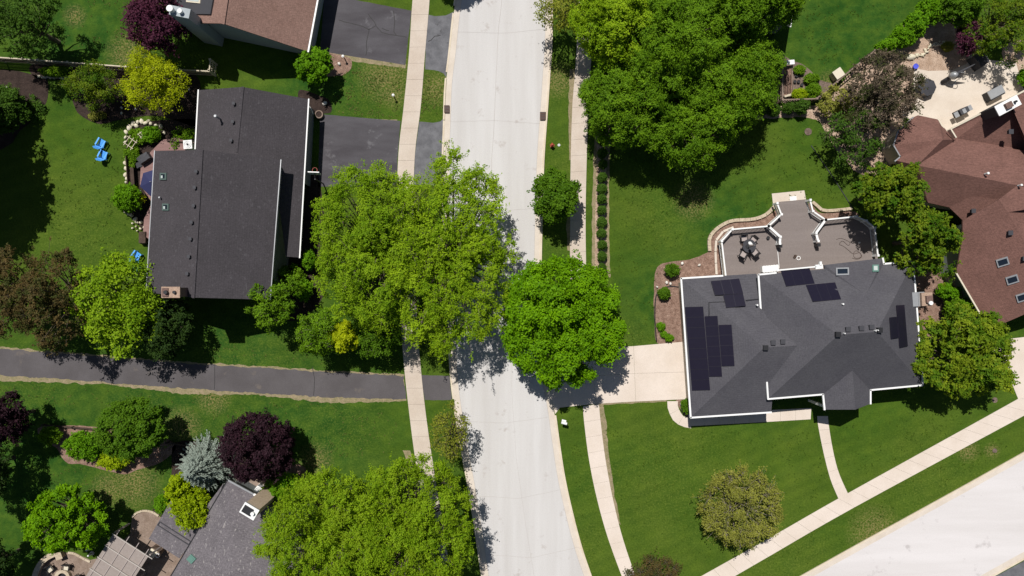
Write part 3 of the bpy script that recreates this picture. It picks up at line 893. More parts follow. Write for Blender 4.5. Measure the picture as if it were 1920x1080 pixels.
def window(parent, p, q, z0, z1, out=.03):
    """framed window on a wall between wall points p and q (world xy)"""
    p = Vector((p[0], p[1], 0)); q = Vector((q[0], q[1], 0)); d = (q - p).normalized(); nn = Vector((d.y, -d.x, 0))
    def rect(i, o0, o1):
        a = p + d * i; b = q - d * i; vs = []
        for o in (o0, o1):
            vs += [a + nn * o + Vector((0, 0, z0 + i)), b + nn * o + Vector((0, 0, z0 + i)), b + nn * o + Vector((0, 0, z1 - i)), a + nn * o + Vector((0, 0, z1 - i))]
        return MB().add(vs, [[3, 2, 1, 0], [4, 5, 6, 7], [0, 1, 5, 4], [1, 2, 6, 5], [2, 3, 7, 6], [3, 0, 4, 7]])
    f = rect(0, -.02, out).build("window", M['white'], parent)
    rect(.08, out, out + .006).build("pane", M['glass'], f)

def wall_windows(parent, ins, spec):
    """spec: (edge index, t0, t1, z0, z1) along the inset wall ring (counter-clockwise)"""
    n = len(ins)
    for e, t0, t1, z0, z1 in spec:
        a, b = ins[e % n], ins[(e + 1) % n]
        window(parent, a.lerp(b, t0), a.lerp(b, t1), z0, z1)

# ---- dark split-level house west of the street
hA = empty("house", P(430, 360), "split-level house with dark charcoal gabled roof and garage wing, west of the street", "house")
E, RD = 5.5, 8.0
main = [(290, 283, E), (378, 281, RD), (527, 300, E), (507, 562, E), (362, 558, RD), (274, 548, E)]
roof(hA, [[(290, 283, E), (378, 281, RD), (362, 558, RD), (274, 548, E)], [(378, 281, RD), (527, 300, E), (507, 562, E), (362, 558, RD)]], M['roof_dark'])
g_e, g_r = 3.0, 5.3
roof(hA, [[(372, 169, g_e), (455, 163, g_r), (443, 300, g_r), (366, 290, g_e)], [(455, 163, g_r), (579, 186, g_e), (562, 483, g_e), (536, 481, 3.55), (516, 330, 4.1), (443, 300, g_r)]], M['roof_dark'])
wr, insA = walls(hA, main, M['siding_d'])
walls(hA, [(372, 169, g_e), (455, 163, g_r), (579, 186, g_e), (570, 350, g_e), (443, 300, g_r - .1), (366, 290, g_e)], M['siding_d'], .3)
gutters(hA, [[(372, 169, g_e), (366, 279, g_e)], [(579, 186, g_e), (562, 483, g_e)]], M['white'], .11)
gutters(hA, [[(527, 300, E), (507, 562, E)], [(290, 283, E), (274, 548, E)]], M['metal'], .07)
gutters(hA, [[(378, 281, RD + .06), (362, 558, RD + .06)], [(455, 163, g_r + .06), (443, 284, g_r + .06)]], M['roof_dark'], .2, .02, "ridge_cap", -.045)
plW = Plane((290, 283, E), (378, 281, RD), (362, 558, RD)); plE = Plane((378, 281, RD), (527, 300, E), (362, 558, RD))
plGW = Plane((372, 169, g_e), (455, 163, g_r), (443, 300, g_r))
for x, y in ((440, 195), (438, 229), (435, 264)): box_vent(hA, plGW, x, y, .19)
for x, y in ((370, 322), (367, 352), (365, 386), (361, 417), (359, 448), (356, 481), (353, 513)): box_vent(hA, plW, x, y, .19)
c = plGW.hit(413, 223)
MB().tube([c, c + Vector((0, 0, .75)), c + Vector((.0, 0, 1.05))], [.09, .09, .09], 10).cyl(c + Vector((0, 0, 1.05)), .16, .1, .1, 12).build("flue_pipe", M['metal'], hA)
pipe(hA, plW, 302, 371, .3)
for x, y in ((307.5, 331), (312, 388.5)):
    o = skylight(hA, plW, x, y, 12, 13, .03, 'frame_grey'); blind(hA, o, plW, x, y + 1, 6.5, 5)
# windows along the upper east wall
for t in (.06, .22, .36, .5, .64, .80):
    a = Vector((P(527, 300, E).x - .4, P(527, 300, E).y, 0)).lerp(Vector((P(507, 562, E).x - .4, P(507, 562, E).y, 0)), t)
    b = a + (Vector((P(507, 562, E).x, P(507, 562, E).y, 0)) - Vector((P(527, 300, E).x, P(527, 300, E).y, 0))).normalized() * 1.0
    window(hA, b, a, 4.2, 5.1, .03)
# chimney on the south gable
cc = P(320, 548, 9.3)
ch = MB().box((cc.x, cc.y, 4.6), (1.35, .75, 9.2)).build("chimney", M['brick_red'], hA)
MB().box((cc.x, cc.y, 9.25), (1.5, .9, .14)).build("cap", M['brick'], ch)
MB().cyl((cc.x - .3, cc.y, 9.32), .16, .16, .3, 12).build("flue", M['black'], ch); MB().cyl((cc.x + .35, cc.y, 9.32), .13, .13, .2, 12).build("flue", M['black'], ch)
MB().box((cc.x - .42, cc.y, 9.36), (.5, .7, .1)).build("cover_slab", M['brick_red'], ch)

# ---- brown-roofed house at the top edge
hB = empty("house", P(480, 30), "house with ribbed brown roof and dark glazed panel at the top edge of the view", "house")
k = 3.0; rt = 6.3
bE = [(578, 97, k), (620, -130, k)]; bR = [(418, 44, rt), (448, -160, rt)]; bW = [(313, 42, k), (340, -170, k)]
roof(hB, [[bW[0], bR[0], bR[1], bW[1]], [bR[0], bE[0], bE[1], bR[1]]], M['roof_brown'])
walls(hB, [bW[0], bR[0], bE[0], bE[1], bR[1], bW[1]], M['siding'], .45)
gutters(hB, [bE], M['white'], .14); gutters(hB, [bW], M['white'], .14)
gutters(hB, [[(418, 44, rt + .06), (448, -160, rt + .06)]], M['roof_brown'], .25, .03, "ridge_cap", -.04)
plBW = Plane(bW[0], bR[0], bR[1])
slab_on(plBW, [(332, -60), (413, -62), (397, 28), (322, 26)], .02, .16).build("roof_panel", M['dkgrey'], hB)["label"] = "dark flat panel on the brown roof"
skylight(hB, Plane((bW[0][0], bW[0][1], k + .17), (bR[0][0], bR[0][1], rt + .17), (bR[1][0], bR[1][1], rt + .17)), 365, -6, 26, 24, .1, 'cream', 'pale_glass')
t = P(337, 22, 7.1)
ch = MB().box((t.x, t.y, 3.55), (1.7, .8, 7.1), R(-12)).build("chimney", M['siding'], hB)
MB().cyl((t.x - .62, t.y + .1, 7.1), .24, .24, .35, 16).cyl((t.x - .62, t.y + .1, 7.5), .27, .27, .12, 16).build("flue_cap", M['white'], ch)
MB().cyl((t.x + .15, t.y - .05, 7.1), .17, .17, .25, 16).cyl((t.x + .15, t.y - .05, 7.4), .19, .19, .08, 16).build("flue_cap", M['white'], ch)

# ---- big hip-roofed house with solar panels
hC = empty("house", P(1500, 640), "large house with charcoal hip roof carrying many black solar panels", "house")
e3, gr, e4, mr = 3.0, 5.6, 4.0, 7.5
roof(hC, [[(1277, 522, e3), (1432, 652, gr), (1295, 783, e3)],
          [(1277, 522, e3), (1418, 513, e3), (1445, 600, 4.35), (1495, 648, gr), (1432, 652, gr)],
          [(1295, 783, e3), (1432, 652, gr), (1495, 648, gr), (1452, 705, 4.4), (1446, 773, e3)]], M['roof_grey'])
NW, SW, SE, NE = (1422, 515, e4), (1440, 748, e4), (1730, 722, e4), (1712, 490, e4)
R1, R2 = (1572, 628, mr), (1645, 622, mr)
# projection on the north side
A_, B_, Ci = (1545, 497, e4), (1655, 484, e4), (1624, 553, 5.75)
A2, B2 = (1547, 504.5, e4), (1657, 494.8, e4)
# porch gable on the south side
PL, PR = (1543, 739.3, e4), (1632, 731.2, e4)
QL, QR, QM, QT = (1546, 768, e4), (1632, 757, e4), (1604, 768, 5.3), (1598, 695, 5.3)
roof(hC, [[NW, R1, SW], [NW, A2, Ci, B2, NE, R2, R1], [NE, SE, R2], [SW, R1, R2, SE, PR, QT, PL],
          [A_, B_, Ci], [A_, Ci, A2], [B_, B2, Ci], [PL, QT, QM, QL], [QT, PR, QR, QM]], M['roof_grey'])
walls(hC, [(1277, 522, e3), (1418, 513, e3), (1446, 773, e3), (1295, 783, e3)], M['siding_c'], .4)
w_, insC = walls(hC, [NW, A_, B_, B2, NE, SE, SW], M['siding_c'], .5)
mbp = MB()
for x, y in ((1550, 763), (1627, 753), (1590, 764)):
    q = P(x, y, 3.8); mbp.box((q.x, q.y, 1.9), (.22, .22, 3.8))
mbp.build("porch_post", M['white'], hC)
gutters(hC, [[(1277, 522, e3), (1295, 783, e3)], [(1295, 783, e3), (1446, 773, e3)], [(1277, 522, e3), (1355, 517, e3)], [(1427, 592, 4.0), NW, (1455, 511.5, e4)],
             [(1437, 705, 4.2), SW, PL, QL], [QR, PR, SE], [SE, NE, B2, B_]], M['white'], .15, .15)
pgW = Plane((1277, 522, e3), (1432, 652, gr), (1295, 783, e3))
pgN = Plane((1277, 522, e3), (1418, 513, e3), (1432, 652, gr))
pN = Plane(NW, NE, R1); pE = Plane(NE, SE, R2); pS = Plane(SW, SE, R1); pBump = Plane(A_, B_, Ci)
solar_array(hC, pgW, [(1284.6, 575.4), (1318.6, 574.5), (1331.8, 731), (1298, 732)], 1, 8)
solar_array(hC, pgW, [(1321.4, 592.8), (1345.4, 591.8), (1354.2, 705.5), (1330.2, 706)], 1, 6)
solar_array(hC, pgW, [(1347.6, 609), (1371.8, 608.5), (1377.5, 685.7), (1353.5, 686.3)], 1, 4)
solar_array(hC, pgN, [(1332.4, 527.9), (1385.4, 523.1), (1393, 551), (1340, 554)], 3, 1)
solar_array(hC, pgN, [(1356, 554), (1392.5, 551.5), (1398, 574), (1361, 577.6)], 2, 1)
solar_array(hC, pN, [(1463, 507.8), (1517, 503.6), (1527, 532.8), (1473.3, 537.8)], 3, 1)
solar_array(hC, pN, [(1510.3, 535.6), (1565, 530.6), (1576.4, 562.2), (1523.3, 566.7)], 3, 1)
solar_array(hC, pE, [(1679.2, 572.5), (1693.6, 571.7), (1700, 649), (1685.3, 652.2)], 1, 4)
solar_array(hC, pE, [(1666.4, 595.3), (1679.3, 593.9), (1682.8, 633.3), (1669.2, 635.6)], 1, 2)
skylight(hC, pBump, 1579, 510, 24, 14, -.03, 'metal', 'glass', "wide skylight with dark glass")
skylight(hC, pBump, 1641, 504, 12, 13, -.02, 'green_metal', 'pale_glass', "small green-framed skylight")
for x, y in ((1588, 617), (1613, 615), (1632, 613)): box_vent(hC, pN, x, y, .3)
for x, y in ((1448, 642), (1466, 640)): box_vent(hC, pgN, x, y, .3)
for x, y, hh in ((1571, 627, mr), (1649, 619, mr), (1435, 652, gr)):
    q = P(x, y, hh); MB().box((q.x, q.y, hh), (.42, .42, .3)).build("ridge_vent", M['black'], hC)
for x, y in ((1582, 625), (1640, 620), (1644, 619)):
    q = P(x, y, mr); MB().cyl((q.x, q.y, mr - .1), .06, .05, .35, 8).build("vent_pipe", M['white'], hC)
pipe(hC, pN, 1578, 570, .3, .06, 'white'); pipe(hC, pgN, 1418, 572, .3, .06, 'white')
for l in ([(1398, 563), (1417, 561), (1428, 560)], [(1358, 566), (1329, 567), (1330, 590)]):
    mb = MB()
    for a, b in zip(l[:-1], l[1:]): mb.bar(pgN.hit(*a, .03), pgN.hit(*b, .03), .05, .04)
    mb.build("conduit", M['black'], hC)
# chimney chase with metal top on the east side
t = P(1721, 561, 4.2); t2 = P(1742, 561, 4.7)
ch = MB().box((t.x, t.y, 2.1), (1.1, 1.15, 4.2), R(3)).box((t2.x - .1, t2.y, 2.3), (.95, 1.15, 4.6), R(3)).build("chimney", M['brick'], hC)
MB().box((t.x, t.y, 4.25), (1.1, 1.25, .1), R(3)).box((t.x, t.y, 4.33), (.05, 1.25, .08), R(3)).build("metal_cover", M['metal'], ch)
MB().box((t2.x + .0, t2.y, 4.7), (.55, .62, .25), R(3)).build("flue", M['brick_red'], ch)
MB().cyl((t2.x + .05, t2.y - .33, 4.75), .18, .18, .2, 12).build("flue_cap", M['white'], ch)
# white eave fittings by the deck
q = P(1438, 502, 3.3)
q2 = P(1536, 500, 4.1)
MB().box((q2.x, q2.y, 4.0), (.65, .38, .22), R(5)).box((q2.x + .1, q2.y + .3, 4.05), (.2, .3, .3), R(5)).build("downspout_box", M['white'], hC)
MB().bar(P(1455, 507, 4.05), P(1530, 500, 4.05), .12, .12).build("gutter", M['white'], hC)

# ---- red-brown house on the right edge
hD = empty("house", P(1860, 380), "sprawling house with red-brown shingle roof and white chimney beside the concrete patio", "house")
z3 = 3.0
def ph_(pl, x, y): return (x, y, pl.hit(x, y).z)
C0 = (1768, 262, 4.6)
VA, VB = (1793, 262, 3.4), (1930, 284, 3.6)
pNs = Plane(VA, (1720, 310, 4.5), (1907, 347, 5.9))
f = [[(1708, 222, z3), (1721, 216, z3), (1759, 224, z3), C0], [(1759, 224, z3), (1772, 247, z3), VA, C0],
     [(1684, 245, z3), (1708, 222, z3), C0], [(1675, 272, z3), (1684, 245, z3), C0], [(1688, 294, z3), (1675, 272, z3), C0],
     [(1680, 301, 3.0), (1688, 294, z3), C0, (1720, 310, 4.5)],
     [C0, VA, (1720, 310, 4.5)], [VA, ph_(pNs, 1930, 284), ph_(pNs, 2060, 306), ph_(pNs, 2060, 372), (1907, 347, 5.9), (1720, 310, 4.5)],
     [(1772, 247, 3.0), (1891, 186, 5.4), (1933, 284, 5.4), VB, VA],
     [(1891, 186, 5.4), (1990, 132, 4.0), (2060, 300, 4.3), (1933, 284, 5.4)]]
pSs = Plane((1720, 310, 4.5), (1907, 347, 5.9), (1740, 380, 2.9))
f += [[(1680, 301, 3.0), (1720, 310, 4.5), (1740, 380, 2.9)], [(1720, 310, 4.5), (1907, 347, 5.9), ph_(pSs, 1873, 374), ph_(pSs, 1820, 368), ph_(pSs, 1780, 389), (1740, 380, 2.9)]]
pSm = Plane(ph_(pSs, 1780, 389), ph_(pSs, 1820, 368), (1873, 374, pSs.hit(1873, 374).z + .35))
f += [[ph_(pSs, 1780, 389), ph_(pSs, 1820, 368), ph_(pSm, 1873, 374), ph_(pSm, 1805, 413)]]
roof(hD, f, M['roof_red'])
A1, B1 = (1793, 512, 3.0), (1855, 618, 3.0)
pBig = Plane(A1, B1, (1984, 562, 6.0))
f2 = [[ph_(pBig, 1805, 446), A1, B1, (1984, 562, 6.0), ph_(pBig, 1890, 398), ph_(pBig, 1873, 374), ph_(pBig, 1805, 414)],
      [ph_(pBig, 1890, 398), (1984, 562, 6.0), (2080, 520, 3.0), (1990, 380, 4.3)],
      [ph_(pBig, 1873, 374), ph_(pBig, 1890, 398), (1990, 380, 4.3), (2060, 372, 6.1), (1907, 348, 5.9)]]
roof(hD, f2, M['roof_red'])
walls(hD, [(1684, 245, z3), (1708, 222, z3), (1759, 224, z3), (1772, 247, z3), (1891, 186, 5.4), (1990, 132, 4.0), (2060, 300, 4.0), (2060, 370, 6), (1860, 400, 3.6), (1760, 385, 3.0), (1688, 296, z3), (1677, 272, z3)], M['siding_c'], .35)
walls(hD, [(1805, 414, 3.7), (1805, 446, 3.0), A1, B1, (1984, 562, 6.0), (2080, 520, 3.0), (1990, 380, 3.0)], M['siding_d'], .35)
gutters(hD, [[A1, B1], [(1759, 224, z3), (1772, 247, z3), (1778, 250, z3)], [(1772, 247, 3.0), (1891, 186, 5.4), (1960, 149, 4.5)]], M['cream'], .14)
gutters(hD, [[(1712, 220, z3), (1684, 245, z3), (1675, 272, z3), (1688, 294, z3), (1678, 302, z3)]], M['metal'], .10)
mb = MB(); mb.bar(P(1780, 243, 3.9), P(1790, 259, 3.9), .12, .5); mb.build("wall_end", M['cream'], hD)
pD = Plane(A1, B1, (1984, 562, 6.0))
an = math.atan2(-16, 34)
for x, y in ((1880, 491), (1898, 524), (1917, 557)): skylight(hD, pD, x, y, 23, 15, -.30, 'metal')
box_vent(hD, pD, 1891, 437, .3); box_vent(hD, pD, 1918, 485, .3)
pD2 = Plane((1780, 389, 3.6), (1873, 374, 5.4), (1805, 413, 3.7)); box_vent(hD, pD2, 1822, 396, .28)
pD3 = Plane((1793, 262, 3.4), (1930, 284, 3.6), (1907, 347, 6.0)); pipe(hD, pD3, 1848, 326, .35, .08, 'white'); pipe(hD, pD3, 1910, 348, .35, .07, 'white')
pD4 = Plane((1772, 247, 3.0), (1891, 186, 5.4), (1933, 284, 5.4)); box_vent(hD, pD4, 1892, 248, .3)
t = P(1889, 198, 6.3)
ch = MB().box((t.x, t.y, 5.25), (2.05, .8, 2.1), R(28)).build("chimney", M['dkgrey'], hD)
MB().box((t.x, t.y, 6.33), (2.15, .92, .10), R(28)).build("cap", M['white'], ch)
MB().box((t.x - .05, t.y - .03, 6.5), (.6, .5, .3), R(28)).build("flue", M['brick_red'], ch)
d = Vector((math.cos(R(28)), math.sin(R(28)), 0)) * .6
MB().cyl((t.x + d.x, t.y + d.y, 6.38), .10, .10, .28, 10).build("flue_pipe", M['black'], ch)

# ---- weathered grey house at the bottom edge
hE = empty("house", P(430, 1020), "house with pale weathered grey hip roof and tan brick chimney at the bottom edge", "house")
eE = 3.0
N0 = (427, 900, eE); Wc = (290, 1131, eE); Ec = (640, 1030, eE)
f = [[N0, (437, 1120, 5.6), (420, 1160, 5.9), (270, 1165, eE)], [N0, Ec, (560, 1180, 5.6), (437, 1120, 5.6)]]
roof(hE, f, M['roof_light'])
roof(hE, [[(322, 935, 2.6), (375, 965, 2.75), (390, 975, 2.9), (336, 1047, 2.6), (279, 1010, 2.35)], [(375, 965, 2.75), (420, 905, 2.8), (390, 975, 2.9)]], M['roof_light'])
walls(hE, [N0, Ec, (560, 1180, 3), (270, 1165, 3)], M['siding_d'], .4)
walls(hE, [(322, 935, 2.5), (400, 945, 2.6), (348, 1040, 2.6), (336, 1047, 2.5), (279, 1010, 2.3)], M['siding_d'], .4)
gutters(hE, [[N0, (478, 928, eE)]], M['metal'], .14); gutters(hE, [[N0, (270, 1165, eE)]], M['black'], .1)
mb = MB(); mb.bar(P(476, 926.5, 3.05), P(482, 930, 3.05), .2, .15); mb.build("gutter_end", M['white'], hE)
pl = Plane((322, 935, 2.6), (336, 1047, 2.6), (279, 1010, 2.35))
mb = MB()
for a, b in (((300, 978), (358, 1015)), ((296, 984), (354, 1021)), ((300, 978), (296, 984)), ((358, 1015), (354, 1021))): mb.bar(pl.hit(*a, .06), pl.hit(*b, .06), .07, .05)
mb.build("roof_rail", M['dkgrey'], hE)
plE5 = Plane(N0, (437, 1120, 5.6), (270, 1165, eE))
skylight(hE, plE5, 360, 1048, 13, 13, .75, 'green_metal', 'green_metal')
t = P(468, 958, 6.6)
ch = MB().box((t.x, t.y, 3.3), (1.25, .85, 6.6), R(-31)).build("chimney", M['tan_brick'], hE)
MB().box((t.x, t.y, 6.64), (1.4, 1.0, .1), R(-31)).build("cap", M['white'], ch)
MB().box((t.x - .12, t.y + .08, 6.74), (.85, .62, .16), R(-31)).build("flue", M['black'], ch)
MB().cyl((t.x + .33, t.y - .16, 6.69), .16, .16, .25, 12).build("flue_cap", M['white'], ch)

# ---- pale roof peeping out at the top right
hF = empty("shed", P(1440, 10), "outbuilding with pale green-grey roof and white gutter half under the big trees", "shed")
f = [[(1497, -40, 3.0), (1482, 50, 3.0), (1400, 28, 4.2), (1410, -60, 4.2)], [(1400, 28, 4.2), (1340, 10, 3), (1350, -80, 3), (1410, -60, 4.2)]]
roof(hF, f, M['roof_pale'])
walls(hF, [(1497, -40, 3.0), (1482, 50, 3.0), (1400, 28, 4.2), (1340, 10, 3), (1350, -80, 3), (1410, -60, 4.2)], M['siding_d'], .35)
gutters(hF, [[(1497, -40, 3.0), (1482, 50, 3.0)]], M['white'], .12)

# ------------------------------------------------------------------ decks and railings
def railing(parent, line, z, h=.95, w=.13, mat='white', bal=.12, posts=True):
    mb = MB(); V = [Vector(p) for p in line]
    for a, b in zip(V[:-1], V[1:]):
        a3 = Vector((a.x, a.y, z + h)); b3 = Vector((b.x, b.y, z + h))
        mb.bar(a3, b3, w, .05); mb.bar(a3 - Vector((0, 0, .12)), b3 - Vector((0, 0, .12)), .05, .08)
        mb.bar(a3 - Vector((0, 0, h - .08)), b3 - Vector((0, 0, h - .08)), .05, .06)
        L_ = (b3 - a3).length; n = max(1, int(L_ / bal))
        for i in range(1, n):
            p = a3.lerp(b3, i / n); mb.box((p.x, p.y, z + h / 2), (.035, .035, h - .05))
        if posts: mb.box((a.x, a.y, z + h / 2 + .03), (.15, .15, h + .1)).box((a.x, a.y, z + h + .1), (.2, .2, .05))
    b = V[-1]
    if posts: mb.box((b.x, b.y, z + h / 2 + .03), (.15, .15, h + .1)).box((b.x, b.y, z + h + .1), (.2, .2, .05))
    return mb.build("railing", M[mat], parent)

dz = .75
deck = empty("deck", P(1495, 450), "broad brown timber deck with white railings behind the house with solar panels", "deck")
outl = [(1352, 530), (1361, 519), (1352, 453), (1373, 431), (1441, 425), (1464, 403), (1456, 381), (1512, 376), (1520, 396), (1549, 413), (1604, 407), (1624, 415), (1640, 428), (1646, 480), (1646, 510), (1420, 530)]
MB().prism([P(x, y, dz) for x, y in outl], dz - .18, dz).build("deck_floor", M['deck'], deck)
mbw = MB()
for a, b in zip(outl[1:6], outl[2:7]): mbw.bar(P(*a, dz) * 1 - Vector((0, 0, .55)), P(*b, dz) - Vector((0, 0, .55)), .08, .4)
for a, b in zip(outl[7:13], outl[8:14]): mbw.bar(P(*a, dz) - Vector((0, 0, .55)), P(*b, dz) - Vector((0, 0, .55)), .08, .4)
mbw.build("skirting", M['cream'], deck)
RH = dz + .95
def rl(l): return [P(x, y, RH) for x, y in l]
def bnd(l): return rl(l)
railing(deck, rl([(1361, 519), (1353, 452), (1373, 430), (1441, 424)]), dz)
railing(deck, rl([(1441, 424), (1463, 444), (1462, 457)]), dz, w=.2)
railing(deck, rl([(1441, 424), (1465, 402), (1457, 381)]), dz)
railing(deck, rl([(1519, 375), (1524, 396), (1548, 412)]), dz)
railing(deck, rl([(1548, 412), (1605, 406), (1624, 414), (1640, 427), (1646, 479)]), dz)
railing(deck, rl([(1548, 412), (1530, 437), (1534, 452)]), dz, w=.2)
mb = MB(); mb.bar(P(1458, 470, dz + .03), P(1461, 503, dz + .03), .05, .03); mb.build("floor_trim", M['white'], deck)
for x, y in ((1458, 462), (1529, 460)):
    q = P(x, y, dz); MB().box((q.x, q.y, dz + .4), (.3, .3, .8)).build("newel_post", M['black'], deck)
# one low step down to the pad
a, b = P(1458, 381, .4), P(1512, 376, .4)
dv = (b - a).normalized(); nn = Vector((-dv.y, dv.x, 0))
MB().prism([a, b, b + nn * .12, a + nn * .12], 0, .4).build("step", M['deck'], deck)

# red deck behind the split-level house
dk = empty("deck", P(275, 350), "small red timber deck hugging the west wall of the split-level house", "deck")
MB().prism([P(x, y, .5) for x, y in ((305, 262), (330, 258), (345, 262), (350, 283), (350, 500), (268, 440), (270, 410), (285, 380), (262, 345), (264, 310), (282, 285))], .35, .5).build("deck_floor", M['deck_red'], dk)
mb = MB(); mb.box((P(253, 322).x, P(253, 322).y, .55), (.35, 2.6, .1), R(4)).box((P(248, 322).x, P(248, 322).y, .8), (.06, 2.6, .45), R(4))
for yy in (300, 322, 344): mb.box((P(252, yy).x, P(252, yy).y, .27), (.3, .08, .5))
mb.build("bench", M['wood_d'], dk)
mb = MB(); mb.bar(P(313, 264, .55), P(366, 268, .55), .1, .25); mb.build("edge_beam", M['wood_d'], dk)

# ------------------------------------------------------------------ fences
def fence(name, label, line, h, mat_rail, mat_board, gap=.15, board=.09, bay=2.4, group=None, post_cap=None):
    """line: photograph pixels of the top rail"""
    V = [P(x, y, h) for x, y in line]
    root = empty(name, Vector((V[0].x, V[0].y, 0)), label, "fence", group)
    posts = []
    for a, b in zip(V[:-1], V[1:]):
        L_ = (b - a).length; nb = max(1, round(L_ / bay))
        for i in range(nb):
            p, q = a.lerp(b, i / nb), a.lerp(b, (i + 1) / nb); posts.append(p)
            mb = MB(); l = (q - p).length; m_ = max(1, int(l / gap)); d = (q - p).normalized()
            rz = math.atan2(d.y, d.x)
            for j in range(m_):
                c = p.lerp(q, (j + .5) / m_)
                mb.box((c.x, c.y, h / 2), (board, .022, h - .06), rz)
            o = mb.build("picket_panel", M[mat_board], root)
            MB().bar(p, q, .11, .04).bar(p - Vector((0, 0, h * .35)), q - Vector((0, 0, h * .35)), .04, .08).bar(p - Vector((0, 0, h * .8)), q - Vector((0, 0, h * .8)), .04, .08).build("rail", M[mat_rail], o)
    posts.append(V[-1])
    for p in posts:
        MB().box((p.x, p.y, h / 2 + .04), (.13, .13, h + .1)).box((p.x, p.y, h + .11), (.19, .19, .05)).build("post", M[post_cap or mat_rail], root)
    return root

fence("picket_fence", "tan wooden fence with pale top rail running behind the yellow tree", [(-60, 104), (41, 110.5), (72, 113), (238, 125), (339, 131), (392, 133.5)], 1.5, 'wood_l', 'wood', .13, .10, 2.45, post_cap='wood_l')
g_ = fence("fence_gate", "short open-slatted tan gate section turning north at the end of the wooden fence", [(392.5, 132), (394.5, 112)], 1.5, 'wood_l', 'wood_l', .16, .06, 1.1)
g_["category"] = "gate"
fence("picket_fence", "dark brown picket fence enclosing the vegetable bed and running northeast along the lawn", [(1467, 100), (1467, 187), (1531, 185), (1606, 123), (1640, 95), (1712, 34)], 1.3, 'wood', 'wood_d', .24, .10, 2.4, post_cap='wood')
fence("garden_wall_fence", "dark low timber edging behind the dark green shrub by the path", [(80, 797), (188, 806)], .35, 'wood_d', 'wood_d', .12, .11, 2.4)
fence("garden_wall_fence", "dark low timber edging west of the blue spruce", [(313, 830), (368, 839)], .35, 'wood_d', 'wood_d', .12, .11, 2.4)

# ------------------------------------------------------------------ stones
def blob(c, rx, ry, h, seed, sub=2):
    bm = bmesh.new(); bmesh.ops.create_icosphere(bm, subdivisions=sub, radius=1)
    r = random.Random(seed); off = Vector((r.random() * 50, r.random() * 50, 0)); a = r.random() * 3
    mb = MB()
    for v in bm.verts:
        k_ = 1 + .25 * noise.noise(v.co * 1.4 + off)
        v.co *= k_
    vs = []
    for v in bm.verts:
        x, y = v.co.x * rx, v.co.y * ry
        vs.append((c.x + x * math.cos(a) - y * math.sin(a), c.y + x * math.sin(a) + y * math.cos(a), c.z + max(-.05, v.co.z) * h))
    mb.add(vs, [[v.index for v in f.verts] for f in bm.faces]); bm.free()
    return mb

stones = [(236, 258, 4), (237, 248, 5), (236, 266, 3), (243, 239, 7), (250, 232, 6), (256, 236, 5), (259, 229, 4), (266, 228, 6), (273, 231, 5), (279, 227, 4), (283, 232, 4), (293, 235, 4),
          (302, 237, 5), (308, 249, 4), (237, 298, 4), (235, 306, 5), (241, 310, 4), (238, 316, 6), (236, 328, 5), (238, 335, 4), (237, 342, 3), (235, 398, 3), (241, 402, 3), (247, 404, 4),
          (254, 411, 5), (257, 417, 4), (265, 417, 4), (249, 419, 2.5), (256, 425, 2.5), (264, 429, 3), (249, 428, 2.5), (271, 426, 3), (258, 433, 2), (278, 428, 2.5)]
for i, (x, y, s) in enumerate(stones):
    o = blob(P(x, y, .1), s / 20, s / 20 * .75, .22, i).build("boulder", M['boulder'], None, True)
    part = "north" if y < 280 else ("middle" if y < 350 else "south")
    tag(o, f"pale boulder, {ORD[i]} along the curved edging round the red deck, {part} stretch", "boulder", "boulders edging the deck bed")
for i in range(12):
    x = 73 + i * 5.6
    o = blob(P(x, 143.5 + (i * 7 % 3) * .6 + i * .25, .1), .17 + .03 * (i % 3), .13, .16, 60 + i, 1).build("stone", M['boulder'], None, True)
    tag(o, f"small cream stone, {ORD[i]} from the west in the straight stone row below the tan fence", "stone", "row of stones below the fence")
misc = [(228, 191, 2.5, "first", "dark bed between the two yellow trees"), (228, 202, 3, "second", "dark bed between the two yellow trees"), (228, 212, 3, "third", "dark bed between the two yellow trees")]
for i, (x, y, s, w, pl_) in enumerate(misc):
    tag(blob(P(x, y, .05), s / 20, s / 26, .12, 90 + i, 1).build("stepping_stone", M['white_stone'], None, True), f"grey stepping stone, {w} from the north in the {pl_}", "stone", "stepping stones")
for i, (x, y, s, lb) in enumerate([(255, 205, 3, "white stone at the foot of the yellow tree"), (355, 168, 2.5, "small pale stone in the dark bed near the corner of the garage wing"), (14, 165, 3, "pale stone in the far left bed nearest the fence"),
                                   (30, 200, 3.5, "white stone in the middle of the far left bed"), (609, 194, 5.5, "pale rounded boulder in the bed at the northeast corner of the garage wing"), (636, 120, 4, "whitish stone in the mulch beside the brown-roofed house's driveway"),
                                   (1279, 494, 4, "pale stone at the top of the mulch bed by the garage corner"), (1250, 530, 4, "white stone north of the black hose in the mulch bed"), (1257, 532, 4, "larger white stone touching the black hose in the mulch bed"),
                                   (1311, 497, 3.5, "tan stone lying alone in the mulch west of the deck"), (1232, 538, 2.5, "small white stone on the west rim of the mulch bed"), (1278, 757, 4, "tan stone in the small bed by the garage's south corner"),
                                   (1281, 768, 4.5, "whitish stone lower in the small bed by the garage's south corner")]):
    tag(blob(P(x, y, .08), s / 20, s / 25, .2, 120 + i, 1).build("stone", M['white_stone'], None, True), lb, "stone")
rr = random.Random(5); bf = []
for i in range(26):
    t = i / 25; x = 1703 + t * 66; y = 108 - t * 26 + rr.uniform(-3.5, 3.5) + (4 * math.sin(t * 6))
    o = blob(P(x, y, .08), rr.uniform(.12, .3), rr.uniform(.08, .16), .16, 200 + i, 1).build("stone", M['boulder'], None, True)
    tag(o, f"cream stone, {ORD[i]} from the west in the broken dry-stone line across the brown garden bed", "stone", "stone line in the brown bed")
